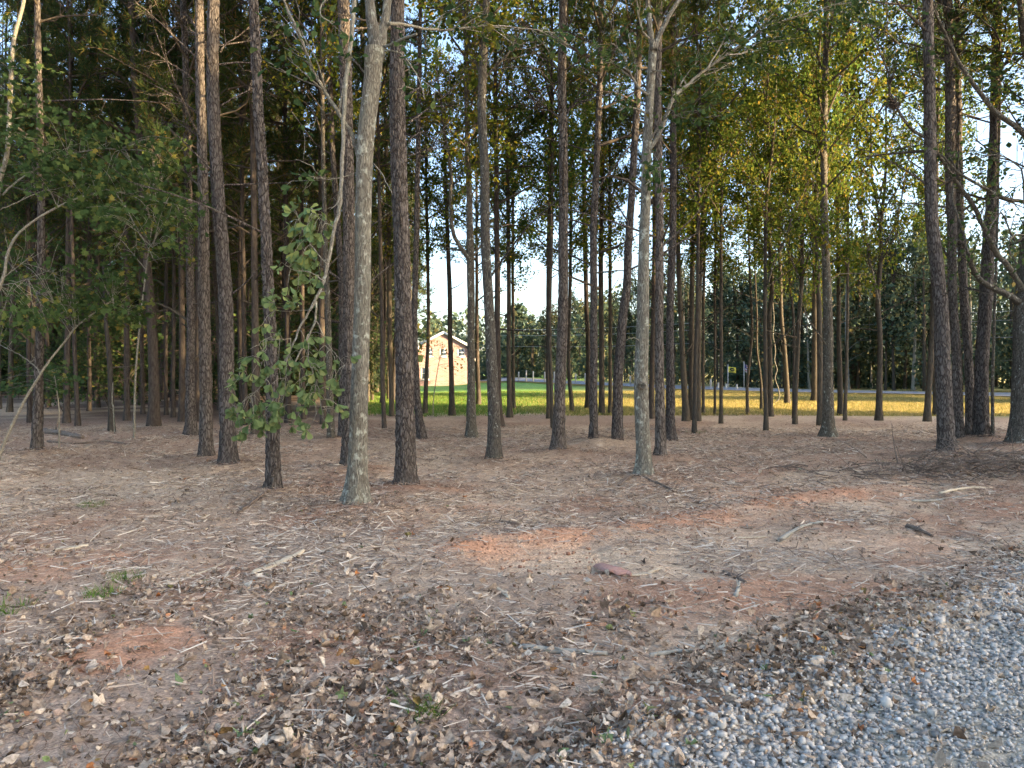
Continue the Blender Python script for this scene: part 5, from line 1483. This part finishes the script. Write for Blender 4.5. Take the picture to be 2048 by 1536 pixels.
# heap of brush at the right, by the clump
bb_ = on_ground(1975, 945); r = np.random.default_rng(44); mb = MB()
for _ in range(420):
    a = np.array([r.normal(0, 1.15), r.normal(0, .55), 0]); a[2] = r.uniform(0, .34) * math.exp(-(a[0] ** 2 + a[1] ** 2))
    dv = unit(np.array([r.normal(0, 1), r.normal(0, .8), r.normal(.05, .2)])); l = r.uniform(.15, .75)
    e = a + dv * l; e[2] = max(e[2], -.02)
    mb.tube(catmull([a, (a + e) / 2 + r.normal(0, .04, 3), e], 5), np.linspace(r.uniform(.004, .012), .003, 5), 5, 0)
tag(obj('brush_pile', mb.mesh('brush_pile', [M['stick_dark']]), None, bb_), 'low heap of dark dead brush before the right clump of pines', 'brush', kind='stuff')

# hanging vine with pale stem in the bright strip
vb = on_ground(1547, 806); P = np.array([PX(a, b, vb[1]) for a, b in ((1547, 806), (1556, 800), (1559, 790), (1556, 775), (1550, 757), (1553, 745), (1554, 737), (1549, 720), (1551, 700), (1546, 670), (1548, 640), (1545, 600))]) - vb
mb = MB(); mb.tube(catmull(P, 50), np.full(50, 0.022), 6, 0)
tag(obj('vine', mb.mesh('vine', [M['limb_bark']], True), None, vb), 'pale crooked vine hanging down to the bright grass strip', 'vine')

# dark ball of twigs caught in the oak limb
nb_ = PX(1785, 208, OAK_D - 1.4); r = np.random.default_rng(3); mb = MB()
for _ in range(150):
    a = unit(r.normal(0, 1, 3)) * r.uniform(.02, .11); e = a + unit(r.normal(0, 1, 3)) * 0.1
    mb.tube(np.array([a, (a + e) / 2 + r.normal(0, .02, 3), e]), [.006, .006, .004], 4, 0)
tag(obj('twig_nest', mb.mesh('twig_nest', [M['cone']]), None, nb_), 'small dark ball of twigs caught in a limb of the edge oak', 'nest')

# ------------------------------------------------------------------ gravel on the drive
phi = (1 + 5 ** .5) / 2
ICO = np.array([(-1, phi, 0), (1, phi, 0), (-1, -phi, 0), (1, -phi, 0), (0, -1, phi), (0, 1, phi), (0, -1, -phi), (0, 1, -phi), (phi, 0, -1), (phi, 0, 1), (-phi, 0, -1), (-phi, 0, 1)]) / math.hypot(1, phi)
ICOF = np.array([(0, 11, 5), (0, 5, 1), (0, 1, 7), (0, 7, 10), (0, 10, 11), (1, 5, 9), (5, 11, 4), (11, 10, 2), (10, 7, 6), (7, 1, 8), (3, 9, 4), (3, 4, 2), (3, 2, 6), (3, 6, 8), (3, 8, 9), (4, 9, 5), (2, 4, 11), (6, 2, 10), (8, 6, 7), (9, 8, 1)])
r_ = np.random.default_rng(8)
def sample_fan(n, d0, d1, r, powr=0.0, half=0.82, marg=1.3):
    """points in front of the viewer, even in distance"""
    d = d0 + (d1 - d0) * r.random(n) ** (1 + powr); x = (r.random(n) * 2 - 1) * (half * d + marg)
    return x, d
xa, ya = sample_fan(105000, 2.3, 9.5, r_, 0.3, 0.74, 0.5)
xb, yb = sample_fan(50000, 1.2, 9.5, r_, 0.0, 1.0, 0.5)
ob = (np.abs(xb) > 0.74 * yb + .5) | (yb < 2.3)
x = np.concatenate([xa, xb[ob]]); y = np.concatenate([ya, yb[ob]])
s = gravel_s(x, y)
keep = (s > -0.28) & (r_.random(len(x)) < np.clip(smooth(-0.30, 0.5, s) * (0.35 + 0.65 * smooth(0.35, 0.6, fbm(x * 4, y * 4, 61)) + 0.5 * (s > .5)), 0, 1))
x, y, s = x[keep], y[keep], s[keep]
sel_ = np.sort(r_.permutation(len(x))[:41000]); x, y, s = x[sel_], y[sel_], s[sel_]
coarse = 1 - smooth(0.7, 1.9, s + 0.5 * (fbm(x, y, 63) - .5))
rad = (0.0047 + 0.006 * coarse) * np.exp(r_.normal(0, 0.28, len(x)))
z = H(x, y) + rad * r_.uniform(0.05, 0.75, len(x))
size = rad / y
order = np.argsort(-size)
single, rest_ = order[:300], order[300:]
K = len(rest_)
sc = rad[rest_][:, None] * r_.uniform(0.7, 1.3, (K, 3))
a = r_.uniform(0, 6.283, K); ca, sa = np.cos(a)[:, None], np.sin(a)[:, None]
CUB = np.array([(a, b, c) for c in (-1, 1) for b in (-1, 1) for a in (-1, 1)]) * 0.72
CUBF = np.array([(0, 2, 3), (0, 3, 1), (4, 5, 7), (4, 7, 6), (0, 1, 5), (0, 5, 4), (2, 6, 7), (2, 7, 3), (0, 4, 6), (0, 6, 2), (1, 3, 7), (1, 7, 5)])
jit = CUB[None] * (1 + r_.normal(0, 0.22, (K, 8, 3))) * sc[:, None, :]
tl = r_.uniform(-.7, .7, (K, 1)); jit = np.stack([jit[:, :, 0] * np.cos(tl) - jit[:, :, 2] * np.sin(tl), jit[:, :, 1], jit[:, :, 0] * np.sin(tl) + jit[:, :, 2] * np.cos(tl)], -1)
V = np.stack([jit[:, :, 0] * ca - jit[:, :, 1] * sa, jit[:, :, 0] * sa + jit[:, :, 1] * ca, jit[:, :, 2] * .8], -1) + np.stack([x, y, z], 1)[rest_][:, None, :]
T = (np.arange(K)[:, None, None] * 8 + CUBF[None]).reshape(-1, 3)
tag(obj('gravel', mesh_np('gravel', V.reshape(-1, 3), [T], [M['stone']]), drive), kind='stuff')
SM = []
for k in range(6):
    rr = np.random.default_rng(70 + k); SM.append(mesh_np('stone', ICO * (1 + rr.normal(0, .14, (12, 1))) * rr.uniform(.75, 1.25, 3), [ICOF], [M['stone_one']]))
for n, k in enumerate(single):
    o = bpy.data.objects.new('stone', SM[n % 6]); COL.objects.link(o); o.parent = drive
    o.location = (x[k], y[k], z[k]); o.scale = (rad[k],) * 3; o.rotation_euler = tuple(r_.uniform(0, 6.28, 3))
print('gravel', K)

# ------------------------------------------------------------------ litter: fallen leaves, wood chips, pine straw
def cover(x, y):
    """0 where the soil is bare"""
    s, _, _ = sandy(x, y)
    c = (1 - 0.85 * s) * (1 - 0.5 * np.exp(-(ridge_d(x, y) / 0.3) ** 2))
    for (px, py, rx, ry, a) in ((285, 1285, 0.34, 0.34, .85), (1385, 1042, 0.42, 0.35, .3), (1590, 990, 0.85, 0.5, .2), (1505, 1195, 0.33, 0.4, .4), (1780, 1085, 0.9, 0.3, .6), (80, 1140, 0.5, 0.35, .5)):
        d = F * HC / (py - YH); cx = (px - CX) * d / F
        c = c * (1 - a * (1 - smooth(0.5, 1.3, ((x - cx) / rx) ** 2 + ((y - d) / ry) ** 2)))
    g = gravel_s(x, y)
    return c * (1 - 0.97 * smooth(-0.1, 0.45, g))
LEAF_SHAPES['lobed'] = np.array([(0, 0), (0.06, .16), (0.22, .2), (0.13, .34), (0.34, .46), (0.17, .56), (0.33, .74), (0.13, .8), (0.1, .95), (0, 1), (-0.1, .95), (-0.13, .8), (-0.33, .74), (-0.17, .56), (-0.34, .46), (-0.13, .34), (-0.22, .2), (-0.06, .16)])
LEAF_SHAPES['lobed2'] = np.array([(0, 0), (0.2, .22), (0.12, .36), (0.32, .55), (0.15, .7), (0.1, .95), (-0.12, .9), (-0.3, .66), (-0.14, .5), (-0.3, .3)])
r_ = np.random.default_rng(12)
x, y = sample_fan(165000, 2.3, 13, r_, 0.35)
g = gravel_s(x, y)
p = (1 - smooth(4.2, 6.2, y + 0.25 * x)) * 0.75 + 0.8 * np.exp(-((g + 0.15) / 0.35) ** 2) + 0.05
p = p * (0.25 + 0.75 * smooth(0.4, 0.62, fbm(x * 1.6, y * 1.6, 51))) * np.maximum(cover(x, y), 0.85 * np.exp(-((g - 0.2) / 0.55) ** 2) + 0.05 * (g > 0))
p = np.where(((x - 9) / 3) ** 2 + ((y - 12.5) / 1.8) ** 2 < 1, 0.6, p)
k = r_.random(len(x)) < p
x, y = x[k][:34000], y[k][:34000]
L = np.clip(0.031 * np.exp(r_.normal(0, 0.48, len(x))), 0.012, 0.078)
z = H(x, y) + 0.004 + r_.random(len(x)) ** 2 * 0.018
order = np.argsort(-L / y)
one, rest_ = order[:300], order[300:]
mb = MB()
for part, shp in ((rest_[0::5], 'oval'), (rest_[1::5], 'obov'), (rest_[2::5], 'oval'), (rest_[3::5], 'lobed2'), (rest_[4::5], 'star')):
    C = np.stack([x, y, z], 1)[part]; n = len(part)
    D = np.stack([r_.normal(0, 1, n), r_.normal(0, 1, n), r_.normal(0, .22, n)], 1)
    leaves(mb, C, D, L[part], 0, r_, shp, 0.6, 0.9)
tag(obj('leaf_litter', mb.mesh('leaf_litter', [M['litter']]), ground), kind='stuff')
FL = [leaf_mesh(sh, 1.0, c, f, M['litter_one'], 0.015, i) for i, (sh, c, f) in enumerate((('lobed', .35, .25), ('oval', .5, .4), ('obov', -.4, .35), ('lobed', -.3, .2), ('star', .3, .15), ('oval', -.5, .5)))]
for n, k in enumerate(one):
    place_leaf(FL[n % 6], (x[k], y[k], z[k] + .008), np.array([r_.normal(), r_.normal(), r_.normal(0, .2)]), L[k], ground, r_, 'leaf', r_.normal(0, .35, 3) + np.array([0, 0, 1.0]))
print('leaves', len(rest_))

# crumbs of soil on the bare and raked ground
xc, yc = sample_fan(60000, 3.0, 11, r_, 0.1)
sc_, _, _ = sandy(xc, yc)
pc = np.maximum(0.5 * sc_, 0.7 * np.exp(-(ridge_d(xc, yc) / 0.4) ** 2)) + 0.05
kc = (r_.random(len(xc)) < pc) & (gravel_s(xc, yc) < -0.1)
xc, yc = xc[kc][:7000], yc[kc][:7000]; nc_ = len(xc)
rc = np.clip(0.006 * np.exp(r_.normal(0, .5, nc_)), .002, .022)
jit = CUB[None] * (1 + r_.normal(0, 0.2, (nc_, 8, 3))) * rc[:, None, None]
ac = r_.uniform(0, 6.283, (nc_, 1)); jit = np.stack([jit[:, :, 0] * np.cos(ac) - jit[:, :, 1] * np.sin(ac), jit[:, :, 0] * np.sin(ac) + jit[:, :, 1] * np.cos(ac), jit[:, :, 2] * .7], -1)
V = (jit + np.stack([xc, yc, H(xc, yc) + rc * .3], 1)[:, None, :]).reshape(-1, 3)
M['crumb'] = leaf_mat('soil_crumb', [(0.0, (0.25, 0.13, 0.085)), (0.6, (0.36, 0.21, 0.14)), (1.0, (0.44, 0.31, 0.22))], 0.0)
tag(obj('soil_crumbs', mesh_np('soil_crumbs', V, [(np.arange(nc_)[:, None, None] * 8 + CUBF[None]).reshape(-1, 3)], [M['crumb']]), ground), kind='stuff')

# wood chips: small ridged slivers
x, y = sample_fan(400000, 2.3, 21, r_, 0.05)
heap = np.zeros(len(x))
for (hx, hy, hr) in ((-1.35, 7.2, 1.0), (-2.6, 8.9, .8), (1.9, 10.2, 1.2), (-1.0, 6.8, .9)): heap = np.maximum(heap, np.exp(-((x - hx) ** 2 + (y - hy) ** 2) / (hr ** 2)))
p = (0.16 + 0.6 * smooth(0.42, 0.62, fbm(x * 1.1 + 3, y * 1.1, 53)) + 0.6 * heap) * cover(x, y) * (0.35 + 0.65 * smooth(3.6, 5.6, y)) * (1 - smooth(19, 21.5, y))
k = r_.random(len(x)) < p
x, y = x[k][:125000], y[k][:125000]; n = len(x)
ln = np.clip(0.042 * np.exp(r_.normal(0, 0.6, n)), 0.012, 0.15) * (1 + 0.03 * y); wd = np.clip(ln * r_.uniform(0.05, 0.16, n), 0.0022, 0.012)
a = r_.uniform(0, 2 * np.pi, n); pit = r_.normal(0, 0.16, n)
D = np.stack([np.cos(a), np.sin(a), pit], 1); S = np.stack([-np.sin(a), np.cos(a), r_.normal(0, .3, n)], 1)
C = np.stack([x, y, H(x, y) + 0.004 + np.abs(pit) * ln * .45 + 0.012 * r_.random(n) ** 2], 1)
hl = (D * ln[:, None]) / 2; hs = S * wd[:, None] / 2; up = np.array([0, 0, 1.0]) * wd[:, None] * .55
V = np.stack([C - hl - hs, C + hl - hs * .4, C - hl + up * .8, C + hl + up * .6, C - hl + hs, C + hl + hs * .4], 1).reshape(-1, 3)
nr = y < 7.5
V6 = V.reshape(n, 6, 3); VN = V6[nr]; VF = V6[~nr][:, [0, 1, 5, 4]]; VF[:, 2:] += np.array([0, 0, .004])
n1_ = len(VN)
Q = np.concatenate([(np.arange(n1_)[:, None, None] * 6 + np.array([(0, 1, 3, 2), (2, 3, 5, 4)])[None]).reshape(-1, 4), n1_ * 6 + np.arange(len(VF) * 4).reshape(-1, 4)])
V = np.concatenate([VN.reshape(-1, 3), VF.reshape(-1, 3)])
tag(obj('wood_chips', mesh_np('wood_chips', V, [Q], [M['chips']]), ground), kind='stuff')
print('chips', n)

# pine straw: thin bent strands, heaped round the feet of the trees
x, y = sample_fan(260000, 3.0, 24, r_, 0.0)
p = 0.10 + 0.35 * smooth(0.45, 0.65, fbm(x * .8 + 8, y * .8, 57)) * smooth(6, 9, y)
for (fx, fy, fr) in TREE_FOOT: p = np.maximum(p, 0.95 * np.exp(-((x - fx) ** 2 + (y - fy) ** 2) / (2 * (fr * 2.4) ** 2)))
p = p * cover(x, y) * (1 - smooth(21, 24, y))
k = r_.random(len(x)) < p
x, y = x[k][:80000], y[k][:80000]; n = len(x)
ln = r_.uniform(0.08, 0.2, n); a = r_.uniform(0, 6.283, n); w = 0.0014 + 0.00022 * y
D = np.stack([np.cos(a), np.sin(a), r_.normal(0, .14, n)], 1); S = np.stack([-np.sin(a), np.cos(a), 0 * a], 1) * w[:, None]
C = np.stack([x, y, H(x, y) + 0.008 + 0.02 * r_.random(n) ** 2], 1)
bend = S / w[:, None] * r_.normal(0, .018, (n, 1)) + np.array([0, 0, 1.0]) * r_.uniform(0, .02, (n, 1))
A = C - D * ln[:, None] / 2; B = C + D * ln[:, None] / 2; Mi = C + bend
V = np.stack([A, Mi - S * 1.6, B, Mi + S * 1.6], 1).reshape(-1, 3)
Q = (np.arange(n)[:, None, None] * 4 + np.array([(0, 1, 3), (1, 2, 3)])[None]).reshape(-1, 3)
tag(obj('pine_straw', mesh_np('pine_straw', V, [Q], [M['straw']]), ground), kind='stuff')
print('straw', n)

# grass: lawn blades, dry strip, a few near tufts
def blades(x, y, h, w, r):
    n = len(x); a = r.uniform(0, 6.283, n); z = H0(x, y)
    S = np.stack([np.cos(a), np.sin(a), 0 * a], 1) * w
    C = np.stack([x, y, z - .01], 1); tip = C + np.stack([r.normal(0, .45, n), r.normal(0, .45, n), np.ones(n)], 1) * (h * r.uniform(.5, 1.2, n))[:, None]
    return np.stack([C - S, C + S, tip], 1).reshape(-1, 3), np.arange(3 * n).reshape(-1, 3)
n = 190000
y = 25.5 + 26 * r_.random(n) ** 1.15; x = r_.uniform(-.2, .7, n) * y
e = y - lawn_edge(x)
green = smooth(6, -1.5, x - (y - 30) * 0.12 + 2 * (fbm(x * 0.3, y * 0.3, 41) - 0.5))
k = (r_.random(n) < smooth(-3.2, 1.2, e) ** 2) & (x > -0.20 * y)
isg = r_.random(n) < green * .95
for nm, m_, mat, h, w in (('grass', k & isg, 'grass', .085, .014), ('dry_grass', k & ~isg, 'dry_grass', .11, .014)):
    V, T = blades(x[m_], y[m_], h, w, r_)
    tag(obj(nm, mesh_np(nm, V, [T], [M[mat]]), lawn), kind='stuff')
for n, (px, py, rr, lab) in enumerate(((185, 1012, .16, 'low green grass tuft in the mulch left of the stouter pair pine'), (252, 1158, .12, 'small green grass tuft beside the long thin pale strip'), (205, 1186, .12, 'flat green grass tuft below the long thin pale strip'),
                                       (12, 1225, .16, 'dark green grass tuft at the left edge of the foreground'), (1385, 865, .35, 'low weedy tuft in the shade between slim hardwood trunks'), (850, 1430, .08, 'tiny grass tuft among leaves in the near foreground'))):
    b = on_ground(px, py); m = int(160)
    q = np.sqrt(r_.random(m)) * rr; a = r_.uniform(0, 6.283, m)
    S = np.stack([np.cos(a * 3), np.sin(a * 3), 0 * a], 1) * .0035
    C = np.stack([q * np.cos(a), q * np.sin(a), 0 * a - .01], 1); tip = C + np.stack([r_.normal(0, .04, m), r_.normal(0, .04, m), r_.uniform(.02, .09, m)], 1)
    tag(obj('grass_tuft', mesh_np('grass_tuft', np.stack([C - S, C + S, tip], 1).reshape(-1, 3), [np.arange(3 * m).reshape(-1, 3)], [M['grass']]), None, b), lab, 'grass', 'grass tufts on the bare ground')
